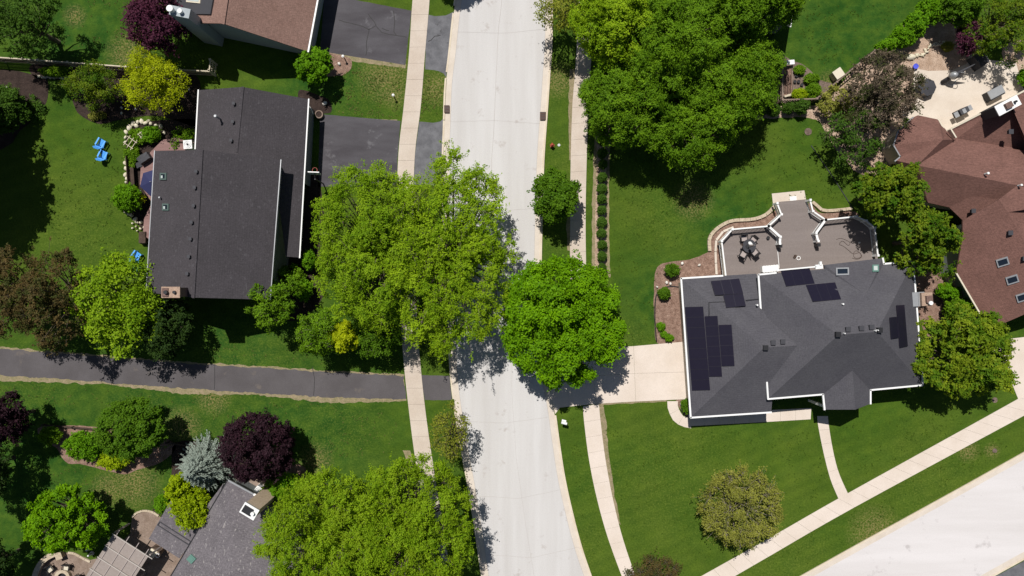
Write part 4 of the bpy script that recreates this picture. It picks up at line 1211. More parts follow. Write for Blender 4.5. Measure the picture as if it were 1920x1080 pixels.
tag(blob(P(1706, 107, .1), .55, .3, .3, 300).build("boulder", M['boulder'], None, True), "largest cream boulder at the west end of the brown garden bed", "boulder")
# edging around the mulch bed by the deck
def edging(label, line, w=.28, h=.16, mat='edge_stone', block=.5, name="stone_edging"):
    w3 = smooth_line([P(x, y) for x, y in line], 5); root = empty(name, w3[0], label, "edging")
    acc = [0]
    for i in range(1, len(w3)): acc.append(acc[-1] + (w3[i] - w3[i - 1]).length)
    n = max(1, int(acc[-1] / block)); mb = MB()
    def at(s):
        for i in range(1, len(w3)):
            if s <= acc[i] + 1e-9:
                return w3[i - 1].lerp(w3[i], (s - acc[i - 1]) / max(1e-9, acc[i] - acc[i - 1]))
        return w3[-1]
    for i in range(n):
        a, b = at(acc[-1] * (i + .02) / n), at(acc[-1] * (i + .98) / n)
        hh = h + rnd.uniform(-.01, .01)
        mb.bar(Vector((a.x, a.y, hh / 2)), Vector((b.x, b.y, hh / 2)), w, hh)
    mb.build("edging_blocks", M[mat], root); return root
edging("tan block edging curving around the mulch bed west of the brown deck", [(1330, 471), (1329, 449), (1336, 436), (1350, 424), (1372, 414), (1412, 411), (1436, 402), (1450, 388)], .3, .22)
edging("tan block edging of the short bed east of the deck steps", [(1522, 379), (1532, 387), (1543, 395), (1570, 394), (1596, 391)], .28, .22)
edging("cream curved rim around the round paver patio at the pergola", [(248, 969), (257, 961), (271, 957), (287, 960), (298, 967)], .18, .1)
edging("cream paver rim from the round seating patio to the pergola", [(128, 1036), (142, 1038), (155, 1046), (170, 1053)], .2, .1)
edging("pale concrete strip between mulch and the west railing of the deck", [(1343, 515), (1342, 452), (1360, 431), (1375, 426)], .2, .12, 'gutter', .9)
# curved seat wall
mb = MB(); ww = smooth_line([P(x, y, .5) for x, y in ((64, 1100), (66, 1078), (74, 1060), (86, 1047), (101, 1039), (104, 1038))], 6)
root = empty("seat_wall", P(80, 1055), "curved cream stone seat wall around the fire pit patio", "wall")
ribbon(mb, ww, -.2, .2, 0, .48); mb.build("wall_body", M['brick'], root)
mb = MB(); ribbon(mb, ww, -.25, .25, .48, .55); mb.build("coping", M['edge_stone'], root)
q = P(114, 1040, .3)
root = empty("stone_pillar", P(114, 1040), "square cream stone pillar at the end of the curved seat wall", "pillar")
MB().box((q.x, q.y, .3), (.5, .55, .6), R(20)).build("pillar_body", M['brick'], root); MB().box((q.x, q.y, .64), (.62, .66, .08), R(20)).build("coping", M['edge_stone'], root)
root = empty("fire_pit", P(121, 1080), "round cream stone fire pit in the middle of the brick patio", "fire pit")
MB().ring(P(121, 1080), .72, .42, .4, 28).build("stone_ring", M['edge_stone'], root); MB().cyl(P(121, 1080) + Vector((0, 0, .02)), .42, .42, .12, 24).build("ash_bed", M['black'], root)

# ------------------------------------------------------------------ furniture
def adirondack(label, x, y, rz, mat):
    root = empty("lawn_chair", (0, 0, 0), label, "chair", "plastic lawn chairs")
    s = MB()
    for i in range(5): s.box((0, -.30 + i * .13, .36 - i * .035), (.56, .115, .025), 0, R(-15))
    s.build("seat", M[mat], root)
    b = MB()
    for i in range(5):
        hgt = .78 - abs(i - 2) * .07
        b.box(((i - 2) * .115, .34 + hgt * .20, .28 + hgt * .45), (.105, .025, hgt), 0, R(-24))
    b.box((0, .42, .5), (.56, .03, .06)); b.build("backrest", M[mat], root)
    for sx in (-1, 1):
        MB().box((sx * .33, -.02, .56), (.13, .74, .028)).build("armrest", M[mat], root)
        MB().box((sx * .30, -.33, .28), (.05, .09, .56)).build("leg", M[mat], root)
        MB().box((sx * .30, .34, .25), (.05, .09, .52), 0, R(-15)).build("leg", M[mat], root)
    root.location = P(x, y); root.rotation_euler = (0, 0, rz)
    return root
adirondack("blue plastic lawn chair, the upper of the pair on the west lawn", 194, 270, R(150), 'blue')
adirondack("blue plastic lawn chair, the lower of the pair on the west lawn", 198, 292, R(-165) + R(180) + R(140), 'blue')
adirondack("blue plastic lawn chair close to the west wall of the split-level house", 260, 480, R(145), 'blue')
adirondack("green plastic lawn chair half under the lime tree near the split-level house", 262, 501, R(20), 'teal')

def parasol(name, label, px, py, h, r, mat, n=8, rz=0, pole=True, pitch=.45):
    c = P(px, py, h); base = Vector((c.x, c.y, 0)); root = empty(name, base, label, "parasol")
    mb = MB(); top = Vector((c.x, c.y, h + pitch))
    rim = [Vector((c.x + r * math.cos(2 * math.pi * i / n + rz), c.y + r * math.sin(2 * math.pi * i / n + rz), h - .05)) for i in range(n)]
    low = [v - Vector((0, 0, .12)) for v in rim]
    mb.add([top] + rim + low + [top - Vector((0, 0, .03))] + [v - Vector((0, 0, .03)) for v in rim],
           [[0, 1 + i, 1 + (i + 1) % n] for i in range(n)] + [[1 + i, 1 + n + i, 1 + n + (i + 1) % n, 1 + (i + 1) % n] for i in range(n)] +
           [[1 + 2 * n, 2 + 2 * n + (i + 1) % n, 2 + 2 * n + i] for i in range(n)])
    mb.build("canopy", M[mat], root)
    MB().cyl((c.x, c.y, 0), .03, .03, h + pitch + .1, 10).build("pole", M['metal'], root)
    mb = MB()
    for v in rim: mb.bar(Vector((c.x, c.y, h + pitch - .08)), v - Vector((0, 0, .06)), .025, .025)
    mb.build("ribs", M['metal'], root)
    MB().cyl((c.x, c.y, 0), .3, .26, .1, 18).build("base", M['black'], root)
q = P(1740, 163, .8); root = empty("covered_table", (q.x, q.y, 0), "round table under a dark charcoal octagonal cover on the concrete patio", "table")
MB().cyl((q.x, q.y, .02), .86, .80, .72, 8).cyl((q.x, q.y, .74), .82, .12, .14, 8).build("cover", M['umb_grey'], root)
MB().cyl((q.x, q.y, .87), .1, .06, .06, 10).build("cover_knob", M['dkgrey'], root)
parasol("parasol", "navy blue parasol open over the red deck, partly under the roof edge", 287, 342, 2.6, 1.25, 'navy', 6, .3)

def armchair(parent_label, x, y, rz, z=0, group=None, name="patio_chair", frame='black', cush='cushion'):
    root = empty(name, (0, 0, 0), parent_label, "chair", group)
    MB().box((0, -.02, .42), (.52, .5, .09)).build("seat_cushion", M[cush], root)
    MB().box((0, .27, .68), (.54, .06, .52), 0, R(-12)).box((0, .31, .93), (.56, .05, .06)).build("backrest", M[frame], root)
    for sx in (-1, 1):
        MB().box((sx * .30, 0, .62), (.06, .55, .04)).build("armrest", M[frame], root)
        for sy in (-.25, .25): MB().box((sx * .29, sy, .31), (.04, .04, .62)).build("leg", M[frame], root)
    MB().box((0, 0, .36), (.56, .52, .04)).build("seat_frame", M[frame], root)
    root.location = Vector((P(x, y, z).x, P(x, y, z).y, z)); root.rotation_euler = (0, 0, rz)
    return root
for x, y, a, w in ((1392, 447, 5, "northwest"), (1409, 450, -40, "northeast"), (1390, 478, 150, "southwest"), (1412, 474, -140, "southeast")):
    armchair(f"dark framed patio chair with taupe cushion at the {w} side of the round deck table", x, y, R(a), dz, "chairs round the deck table")
q = P(1400, 462, dz); root = empty("round_table", (q.x, q.y, dz), "round dark patio table on the brown deck between four cushioned chairs", "table", None)
MB().cyl((q.x, q.y, dz + .70), .62, .62, .035, 28).build("tabletop", M['umb_grey'], root)
MB().cyl((q.x, q.y, dz), .28, .24, .05, 18).cyl((q.x, q.y, dz + .05), .04, .04, .66, 10).build("pedestal", M['black'], root)
def closed_umbrella(label, px, py, z, ang):
    q = P(px, py, z); root = empty("folded_parasol", (q.x, q.y, z), label, "parasol")
    MB().cyl((q.x, q.y, z), .2, .2, .06, 14).build("base", M['black'], root)
    MB().cyl((q.x, q.y, z), .025, .025, 2.0, 8).build("pole", M['metal'], root)
    MB().cyl((q.x, q.y, z + .85), .13, .03, 1.1, 10).build("canopy", M['cushion'], root)
closed_umbrella("folded taupe parasol standing in the middle of the round deck table", 1402, 462, dz + .73, 0)
tag(blob(P(1407, 457, dz + .80), .26, .17, .12, 400).build("serving_tray", M['white'], None, True), "white crumpled cloth lying on the round deck table", "cloth").name = "table_cloth"
q = P(1391, 459, dz + .735); root = empty("flower_pot", q, "small terracotta pot on the west side of the round deck table", "pot")
MB().cyl(q, .07, .1, .14, 12).build("pot", M['brick_red'], root); MB().cyl(q + Vector((0, 0, .14)), .085, .085, .02, 12).build("soil", M['mulchd'], root)

def pot(label, x, y, z=0, r=.16, h=.28, plant=None, mat='brick_red', name="flower_pot"):
    q = P(x, y, z); root = empty(name, q, label, "pot")
    MB().cyl(q, r * .72, r, h, 16).ring(q + Vector((0, 0, h - .03)), r * 1.12, r * .95, .05, 16).build("pot", M[mat], root)
    if plant:
        rg = np.random.default_rng(int(x * 7 + y)); n = 260
        c = rg.normal(size=(n, 3)) * [r * .75, r * .75, r * .5] + np.array([0, 0, h + r * .7])
        v, f_ = leaf_quads(c, unit(rg.normal(size=(n, 3)) + [0, 0, 1]), r * .5, rg)
        o = bpy.data.objects.new("foliage", arrays_to_mesh("foliage", v, f_, rg.random(n), L[plant])); COL.objects.link(o); o.parent = root
    return root
pot("dark round pot against the pod railing on the brown deck", 1439, 446, dz, .14, .2, None, 'black')
root = empty("hose_reel", P(1497, 484, dz), "white coiled hose ring with dark handle lying in the middle of the brown deck", "hose")
q = P(1497, 484, dz + .02); MB().ring(q, .19, .14, .06, 24).build("coil", M['white'], root); q = P(1491, 480, dz + .02)
MB().cyl(q, .12, .1, .16, 12).cyl(q + Vector((-.1, -.12, 0)), .1, .1, .1, 12).build("reel_body", M['wood_d'], root)
# loose cable on the deck
mb = MB(); cb = smooth_line([P(x, y, dz + .02) for x, y in ((1568, 449), (1576, 447), (1586, 450), (1594, 455), (1590, 460), (1580, 452), (1574, 458), (1582, 462), (1592, 470), (1600, 476), (1612, 474), (1614, 482), (1604, 484), (1600, 477), (1606, 470), (1616, 480), (1608, 486), (1598, 484))], 6)
tag(mb.tube(cb, .018, 5).build("garden_hose", M['wood_d'], None, True), "thin brown hose lying in loose loops on the east side of the brown deck", "hose")
tag(MB().cyl(P(1611, 455, dz), .09, .07, .14, 12).build("small_bowl", M['white']), "tiny white bowl on the east side of the deck near the loose hose", "bowl")
# white barbecue cover at the eave
q = P(1440, 504, dz); root = empty("storage_bench", (q.x, q.y, dz), "white slatted storage bench under the eave on the brown deck", "bench")
mb = MB(); mb.box((q.x, q.y, dz + .35), (1.5, .55, .62), R(5)); mb.build("box", M['white'], root)
mb = MB()
for i in range(6): mb.box((q.x - .6 + i * .24, q.y + (i * .24 - .6) * .09, dz + .68), (.19, .62, .05), R(5))
mb.build("lid", M['white'], root)
q = P(1487, 373, .02)
root = empty("door_mat", (q.x, q.y, .02), "square white mat lying on the concrete pad at the foot of the deck steps", "mat")
MB().box((q.x, q.y, .04), (.62, .5, .03), R(3)).build("mat_body", M['white'], root)

# black grill cover and furniture behind the split-level house
def covered(label, cat, name, x, y, w, d, h, rz, mat, z=0, lid=None):
    q = P(x, y, z); root = empty(name, (q.x, q.y, z), label, cat)
    bm = bmesh.new(); bmesh.ops.create_cube(bm, size=1)
    bmesh.ops.subdivide_edges(bm, edges=bm.edges[:], cuts=4, use_grid_fill=True)
    rg = random.Random(int(x + y)); mb = MB(); vs = []
    for v in bm.verts:
        t = v.co.z + .5; k_ = 1.0 - .12 * t
        nz = noise.noise(v.co * 4 + Vector((x, y, 0))) * .035
        p = Matrix.Rotation(rz, 3, 'Z') @ Vector((v.co.x * w * k_ + nz, v.co.y * d * k_ + nz, 0))
        vs.append((q.x + p.x, q.y + p.y, z + t * h * (1 - .06 * ((v.co.x * 2) ** 2)) + nz))
    mb.add(vs, [[v.index for v in f_.verts] for f_ in bm.faces]); bm.free()
    mb.build("cover", M[mat], root)
    if lid: MB().box((q.x, q.y, z + h + .02), (w * .5, d * .3, .04), rz).build("handle", M[lid], root)
    fb = MB()
    for a, b in ((-1, -1), (1, -1), (1, 1), (-1, 1)):
        p = Matrix.Rotation(rz, 3, 'Z') @ Vector((a * w * .42, b * d * .42, 0)); fb.cyl((q.x + p.x, q.y + p.y, z), .04, .04, .06, 8)
    fb.build("feet", M['black'], root)
    return root
covered("large black-covered barbecue under the eave corner of the split-level house", "grill", "covered_grill", 279, 300, 1.25, .75, 1.1, R(35), 'dkgrey')
covered("smaller dark-covered stool beside the black-covered barbecue", "stool", "covered_stool", 266, 311, .6, .55, .6, R(20), 'umb_grey')
covered("low dark-covered hump on the grass against the west wall of the split-level house", "cover", "covered_mower", 273, 446, .7, 1.2, .7, R(0), 'wood_d')
pot("dark pot with white and green flowers by the bench on the red deck", 260, 364, .5, .24, .3, 'spruce', 'black')
pot("yellow-flowered pot on the red deck south of the navy parasol", 270, 373, .5, .24, .3, 'yellow', 'wood')
pot("small yellow-green potted plant at the end of the dark bench", 254, 354, 0, .18, .3, 'acid', 'wood')
q = P(334, 273); pot("black round pot with leafy plant beside the white air-conditioning unit", 334, 273, 0, .3, .3, 'forest', 'black')
def ac_unit(label, x, y, rz, s=.8, mat='white'):
    q = P(x, y); root = empty("air_conditioner", q, label, "air conditioner")
    MB().box((q.x, q.y, .42), (s, s, .78), rz).build("casing", M[mat], root)
    MB().ring((q.x, q.y, .81), s * .42, s * .36, .03, 24).ring((q.x, q.y, .81), s * .25, s * .2, .03, 20).build("fan_grille", M['metal'], root)
    MB().cyl((q.x, q.y, .805), s * .12, s * .12, .05, 14).build("fan_hub", M['dkgrey'], root)
    MB().box((q.x, q.y, .02), (s * 1.2, s * 1.2, .06), rz).build("pad", M['gutter'], root)
ac_unit("white square air-conditioning unit in the corner of the garage wing", 359, 274, R(4))
ac_unit("white square air-conditioning unit on the brick patio near the tan chimney", 490, 916, R(-38), .75)
# little timber trellises in the flower bed
def trellis(label, x, y, rz, s):
    q = P(x, y); root = empty("garden_trellis", q, label, "trellis"); M3 = Matrix.Rotation(rz, 3, 'Z')
    for a in (-1, 1):
        mb = MB()
        for b in (-1, 0, 1):
            p0 = M3 @ Vector((b * s * .35, -s * .5, 0)); p1 = M3 @ Vector((b * s * .35, s * .5, 0))
            if a < 0: mb.bar(Vector((q.x, q.y, .9)) + p0, Vector((q.x, q.y, .9)) + p1, .05, .05)
            else:
                p0 = M3 @ Vector((-s * .5, b * s * .3, 0)); p1 = M3 @ Vector((s * .5, b * s * .3, 0))
                if b: mb.bar(Vector((q.x, q.y, .95)) + p0, Vector((q.x, q.y, .95)) + p1, .05, .05)
        mb.build("slat_row", M['wood_l'], root)
    mb = MB()
    for a, b in ((-1, -1), (1, -1), (1, 1), (-1, 1)):
        p = M3 @ Vector((a * s * .35, b * s * .35, 0)); mb.box((q.x + p.x, q.y + p.y, .45), (.05, .05, .9))
    mb.build("legs", M['wood'], root)
trellis("timber trellis table frame in the flower bed west of the barbecue", 254, 271, R(-35), 1.1)
trellis("small crossed timber trellis in the flower bed north of the barbecue", 275, 256, R(40), .6)

# concrete patio things
covered("grey covered rectangular sofa on the concrete patio beside the white chimney", "sofa", "covered_sofa", 1860, 179, 1.6, .8, .75, R(28), 'dkgrey')
q = P(1867, 173, .8); root = empty("sofa_lid", (q.x, q.y, 0), "light grey flat storage chest next to the covered sofa on the patio", "chest")
MB().box((q.x, q.y, .42), (1.45, .72, .8), R(28)).build("body", M['dkgrey'], root); MB().box((q.x, q.y, .85), (1.5, .78, .07), R(28)).build("lid", M['metal'], root); root.name = "storage_chest"
q = P(1795, 213); root = empty("barbecue_grill", q, "black and silver barbecue grill standing along the patio edge by the red-brown roof", "grill")
rz = R(27)
def loc(v): return Vector((q.x, q.y, 0)) + Matrix.Rotation(rz, 3, 'Z') @ Vector(v)
c = loc((0, 0, .45)); MB().box(c, (.9, .55, .85), rz).build("cabinet", M['black'], root)
c = loc((0, .03, 1.0)); MB().box(c, (.85, .5, .25), rz).build("hood", M['dkgrey'], root)
c = loc((-.05, .0, 1.14)); MB().box(c, (.32, .42, .04), rz).build("hood_plate", M['metal'], root)
c = loc((.68, 0, .88)); MB().box(c, (.42, .5, .05), rz).build("side_shelf", M['metal'], root)
c = loc((-.68, 0, .88)); MB().box(c, (.42, .5, .05), rz).build("side_shelf", M['metal'], root)
mb = MB()
for sx in (-.4, .4):
    for sy in (-.22, .22): mb.cyl(loc((sx, sy, 0)), .06, .06, .08, 10)
mb.build("wheels", M['black'], root)
q = P(1910, 160); root = empty("kettle_grill", q, "round black kettle grill with white lid at the east corner of the concrete patio", "grill")
MB().cyl((q.x, q.y, .5), .22, .33, .3, 18).cyl((q.x, q.y, .8), .33, .12, .22, 18).build("kettle", M['black'], root)
MB().cyl((q.x + .1, q.y + .05, 1.0), .15, .08, .06, 14).build("lid_plate", M['white'], root)
for a in range(3):
    t_ = a * 2.09; MB().bar(Vector((q.x + .32 * math.cos(t_), q.y + .32 * math.sin(t_), 0)), Vector((q.x + .15 * math.cos(t_), q.y + .15 * math.sin(t_), .55)), .03, .03).build("leg", M['metal'], root)
# cantilever lounger-like swing seat and folded parasol
q = P(1778, 148); root = empty("tricycle_stroller", q, "grey egg-shaped hanging chair frame with a curved white hoop on the patio", "chair"); root.name = "hanging_chair"
MB().ring((q.x + .25, q.y - .25, .02), .42, .38, .04, 24).build("base_hoop", M['white'], root)
MB().tube(smooth_line([(q.x + .6, q.y - .25, .05), (q.x + .62, q.y - .1, 1.2), (q.x + .3, q.y, 1.95), (q.x, q.y + .05, 1.9)], 5), .03, 8).build("pole", M['metal'], root)
blob(Vector((q.x - .15, q.y + .02, .95)), .42, .36, .55, 410).build("basket", M['metal'], root, True)
blob(Vector((q.x + .02, q.y - .05, 1.0)), .26, .22, .5, 411).build("cushion", M['umb_grey'], root, True)
q = P(1795, 138, 1.2); root = empty("folded_parasol", (q.x, q.y, 0), "long folded grey parasol leaning diagonally beside the hanging chair on the patio", "parasol")
MB().tube([(q.x - .75, q.y - .5, .1), (q.x - .2, q.y - .12, .9), (q.x + .95, q.y + .55, 2.3)], [.2, .22, .03], 10).build("canopy", M['dkgrey'], root, True)
MB().tube([(q.x - .95, q.y - .62, .0), (q.x - .7, q.y - .47, .15)], .04, 8).build("pole", M['metal'], root)
covered("dark covered ribbed swing seat in the shade of the tree on the patio", "seat", "covered_swing", 1828, 118, 1.3, 1.1, 1.1, R(-55), 'umb_grey')
q = P(1714, 126); root = empty("watering_can", q, "bright blue plastic tub at the edge of the brown bed by the concrete patio", "tub"); root.name = "plastic_tub"
MB().cyl(q, .17, .22, .3, 16).ring(q + Vector((0, 0, .28)), .25, .19, .04, 16).build("tub_body", M['bluebin'], root); MB().cyl(q + Vector((0, 0, .26)), .19, .19, .02, 16).build("contents", M['bluebin'], root)

# pergola with translucent roof
pc = {}
m, nt2, b = new_mat("polycarbonate_sheet")
nt2.links.new(mixc(nt2, tex(nt2, coords(nt2), 4, 5), (0.26, 0.215, 0.19), (0.38, 0.33, 0.30)), b.inputs["Base Color"]); b.inputs["Roughness"].default_value = .6
tp = nt2.nodes.new("ShaderNodeBsdfTransparent"); mx = nt2.nodes.new("ShaderNodeMixShader"); mx.inputs[0].default_value = .12
nt2.links.new(b.outputs[0], mx.inputs[1]); nt2.links.new(tp.outputs[0], mx.inputs[2]); nt2.links.new(mx.outputs[0], nt2.nodes["Material Output"].inputs[0])
ph = 2.7
root = empty("pergola", P(230, 1050), "grey-brown pergola with white grid beams and translucent roof over the paver patio", "pergola")
TL, TR = P(213, 1000, ph), P(279, 1042, ph); v = Vector((-.545, -.84, 0)); L_ = 6.2
u = (TR - TL).normalized()
MB().add([TL, TR, TR + v * L_, TL + v * L_] + [p + Vector((0, 0, .02)) for p in (TL, TR, TR + v * L_, TL + v * L_)], [[0, 1, 2, 3], [7, 6, 5, 4], [0, 4, 5, 1], [1, 5, 6, 2], [2, 6, 7, 3], [3, 7, 4, 0]]).build("roof_sheet", m, root)
wdt = (TR - TL).length
for i in range(6):
    a = TL + v * (i * L_ / 5) + Vector((0, 0, .12)); MB().bar(a - u * .05, a + u * (wdt + .45), .06, .08).build("beam", M['beam'], root)
for i in range(4):
    a = TL + u * (wdt * (i + .3) / 3.6) + Vector((0, 0, .05)); MB().bar(a - v * .55, a + v * L_, .06, .08).build("rafter", M['cushion'], root)
for a in (TL, TR, TL + v * 3, TR + v * 3): MB().box((a.x, a.y, ph / 2 - .1), (.14, .14, ph - .2), R(-33)).build("post", M['cushion'], root)
armchair("dark wicker patio chair with pale cushion, left of the pair by the fire pit", 99, 1063, R(40), 0, "chairs by the fire pit", 'wicker_chair', 'black', 'cream')
armchair("dark wicker patio chair with pale cushion, right of the pair by the fire pit", 130, 1060, R(-10), 0, "chairs by the fire pit", 'wicker_chair', 'black', 'cream')
armchair("dark wicker patio chair with pale cushion beside the fire pit, at the very bottom edge", 153, 1080, R(-80), 0, "chairs by the fire pit", 'wicker_chair', 'black', 'cream')
def statue(label, x, y, h=.8):
    q = P(x, y); root = empty("garden_statue", q, label, "statue")
    MB().cyl(q, .2, .16, .15, 12).build("plinth", M['white_stone'], root)
    MB().cyl(q + Vector((0, 0, .15)), .12, .07, h * .6, 10).build("figure", M['white'], root, True)
    blob(q + Vector((.02, 0, h * .85)), .1, .1, .1, int(x)).build("bowl", M['white'], root, True)
statue("white garden statue on the path rim west of the pergola", 173, 1037); statue("smaller white birdbath statue between the round tree and the pergola", 168, 1028, .6)
q = P(298, 1030); root = empty("potting_cabinet", q, "tan topped outdoor cabinet with a white round basin at the pergola corner", "cabinet")
MB().box((q.x, q.y, .45), (1.0, .6, .9), R(-33)).build("cabinet_body", M['wood'], root); MB().box((q.x - .15, q.y, .93), (.7, .66, .06), R(-33)).build("worktop", M['boulder'], root)
MB().ring((q.x + .35, q.y - .22, .9), .2, .15, .12, 18).build("basin", M['white'], root)

# vegetable plot things
q = P(1475, 160); root = empty("raised_bed", q, "long timber raised bed with rows of brown soil against the fence", "raised bed")
for a, b in (((1467, 128), (1483, 128)), ((1483, 128), (1485, 182)), ((1485, 182), (1467, 182)), ((1467, 182), (1467, 128))):
    MB().bar(P(*a) + Vector((0, 0, .14)), P(*b) + Vector((0, 0, .14)), .08, .28).build("board", M['wood'], root)
MB().prism([P(1468, 129), P(1482, 129), P(1484, 181), P(1468, 181)], 0, .2).build("soil", M['mulch'], root)
mb = MB()
for i in range(5): mb.bar(P(1470 + i * 3, 140, .22), P(1470.5 + i * 3, 176, .22), .06, .05)
mb.build("furrows", M['mulchd'], root)
mb = MB(); mb.bar(P(1471, 181, .3), P(1484, 177, .3), .18, .05)
tag(mb.build("loose_plank", M['wood_l']), "loose pale plank lying across the south end of the raised bed", "plank")
q = P(1477, 121); root = empty("seed_table", q, "white rectangular table at the north end of the raised bed", "table")
MB().box((q.x, q.y, .7), (.72, .42, .05), R(4)).build("tabletop", M['white'], root)
for a, b in ((-1, -1), (1, -1), (1, 1), (-1, 1)): MB().box((q.x + a * .3, q.y + b * .16, .34), (.04, .04, .68)).build("leg", M['white'], root)
for i, (x, y) in enumerate(((1492, 143), (1489, 154), (1496, 154), (1488, 171), (1497, 168), (1502, 160))):
    pot(f"small black nursery pot, {ORD[i]} of the loose group beside the raised bed", x, y, 0, .13, .2, None, 'black')
q = P(1564, 143); root = empty("compost_bin", q, "pale beige wooden compost box standing against the picket fence on the lawn", "box")
MB().box((q.x, q.y, .45), (.8, .75, .9), R(35)).build("box_body", M['wood_l'], root); MB().box((q.x, q.y, .93), (.88, .83, .06), R(35)).build("lid", M['cream'], root)
tag(MB().cyl(P(1515, 247), .32, .32, .03, 24).ring(P(1515, 247), .34, .30, .05, 24).build("utility_cover", M['soil']), "round brown utility cover set in the lawn near the grey blossoming tree", "cover")
tag(MB().cyl(P(1865, 845), .22, .22, .03, 20).build("utility_cover", M['soil']), "small round tan utility cover in the grass strip beside the side street", "cover")
tag(MB().cyl(P(1865, 750), .26, .26, .03, 20).build("utility_cover", M['soil']), "round brown cover in the lawn between the gold-green tree and the sidewalk", "cover")
mb = MB(); w = smooth_line([P(x, y, .04) for x, y in ((1275, 539), (1262, 537), (1247, 539), (1234, 548), (1229, 562), (1228, 600), (1231, 641))], 6)
tag(mb.tube(w, .055, 6).build("bed_edging_strip", M['black'], None, True), "black rubber edging strip curving through the mulch bed beside the garage", "edging")
mb = MB(); w = [P(x, y, .03) for x, y in ((1521, 273), (1545, 308), (1570, 345), (1597, 388))]
tag(mb.tube(smooth_line(w, 4), .04, 5).build("lawn_cable", M['dkgrey'], None, True), "straight dark cable lying across the lawn from the shade to the deck corner", "cable")

# street things
q = P(1035, 274); root = empty("fire_hydrant", q, "red fire hydrant on the grass strip beside the right kerb", "fire hydrant")
MB().cyl(q, .17, .17, .06, 14).cyl(q + Vector((0, 0, .06)), .12, .12, .5, 14).build("barrel", M['red'], root)
MB().cyl(q + Vector((0, 0, .56)), .15, .05, .16, 14).cyl(q + Vector((0, 0, .72)), .03, .03, .05, 8).build("bonnet", M['red'], root)
for a in (0, 90, 180): 
    d = Vector((math.cos(R(a)), math.sin(R(a)), 0)); MB().tube([q + Vector((0, 0, .42)) + d * .1, q + Vector((0, 0, .42)) + d * .22], .065, 10).build("outlet_cap", M['red'], root)
tag(MB().cyl(P(1048, 272), .13, .13, .03, 16).build("valve_cover", M['metal']), "small pale round valve cover in the grass beside the red hydrant", "cover")
def mailbox(label, x, y, rz):
    q = P(x, y); root = empty("mailbox", q, label, "mailbox")
    MB().box((q.x, q.y, .5), (.1, .1, 1.0), rz).build("post", M['white'], root)
    bm = MB().box((q.x, q.y, 1.12), (.24, .52, .2), rz); o = bm.build("box", M['white'], root, False, .03)
    MB().tube([Vector((q.x, q.y, 1.2)) - Matrix.Rotation(rz, 3, 'Z') @ Vector((0, .26, 0)), Vector((q.x, q.y, 1.2)) + Matrix.Rotation(rz, 3, 'Z') @ Vector((0, .26, 0))], .12, 14).build("rounded_top", M['white'], root)
    c = Vector((q.x, q.y, 0)) + Matrix.Rotation(rz, 3, 'Z') @ Vector((.2, .05, 1.0)); MB().box(c, (.14, .4, .12), rz).build("newspaper_tube", M['white'], root)
mailbox("white mailbox on a post beside the right kerb south of the concrete driveway", 1056, 789, R(75))
def garden_light(label, x, y):
    q = P(x, y); root = empty("garden_light", q, label, "lamp")
    MB().cyl(q, .05, .04, .8, 10).build("post", M['black'], root); MB().cyl(q + Vector((0, 0, .8)), .07, .1, .12, 12).build("lantern", M['white'], root); MB().cyl(q + Vector((0, 0, .92)), .13, .03, .07, 12).build("cap", M['white'], root)
garden_light("white-capped garden light on the patchy lawn beside the left sidewalk", 740, 183)
garden_light("white-capped light post in the mulch by the top driveway", 647, 111)
def drain(label, x, y, rz=0, w=.55, l=.75):
    q = P(x, y); root = empty("storm_drain", (q.x, q.y, 0), label, "drain")
    MB().box((q.x, q.y, .135), (w, l, .05), rz).build("frame", M['rust'], root)
    mb = MB()
    for i in range(5): mb.box((q.x, q.y - l * .4 + i * l * .2, .165), (w * .85, .05, .02), rz)
    mb.build("grate", M['black'], root)
drain("rusty storm drain set in the right kerb opposite the upper west driveway", 1018, 218); drain("dark storm drain set in the left kerb beside the planted strip", 838, 205, 0, .5, .7)
q = P(590, 325, 3.0); root = empty("basketball_hoop", (q.x, q.y, 0), "basketball hoop with white backboard beside the asphalt driveway of the split-level house", "basketball hoop")
MB().cyl((q.x, q.y - .5, 0), .06, .06, 2.9, 12).bar((q.x, q.y - .5, 2.85), (q.x, q.y, 3.1), .06, .06).build("pole", M['black'], root)
MB().box((q.x, q.y, 3.1), (1.0, .08, .7), R(-2), R(-8)).build("backboard", M['white'], root)
MB().ring((q.x, q.y + .3, 2.95), .23, .205, .025, 24).build("rim", M['red'], root)
q = P(600, 216); root = empty("planter", q, "round wicker planter with white hook at the northeast corner of the garage wing", "planter")
MB().ring(q, .38, .28, .4, 20).build("basket", M['wood'], root); MB().cyl(q, .3, .3, .33, 18).build("soil", M['mulchd'], root)
MB().tube(smooth_line([q + Vector(a) for a in ((-.75, .45, 1.9), (-.5, .38, 1.95), (-.35, .1, 1.7), (-.3, -.2, 1.3))], 4), .045, 8).build("hook", M['white'], root)

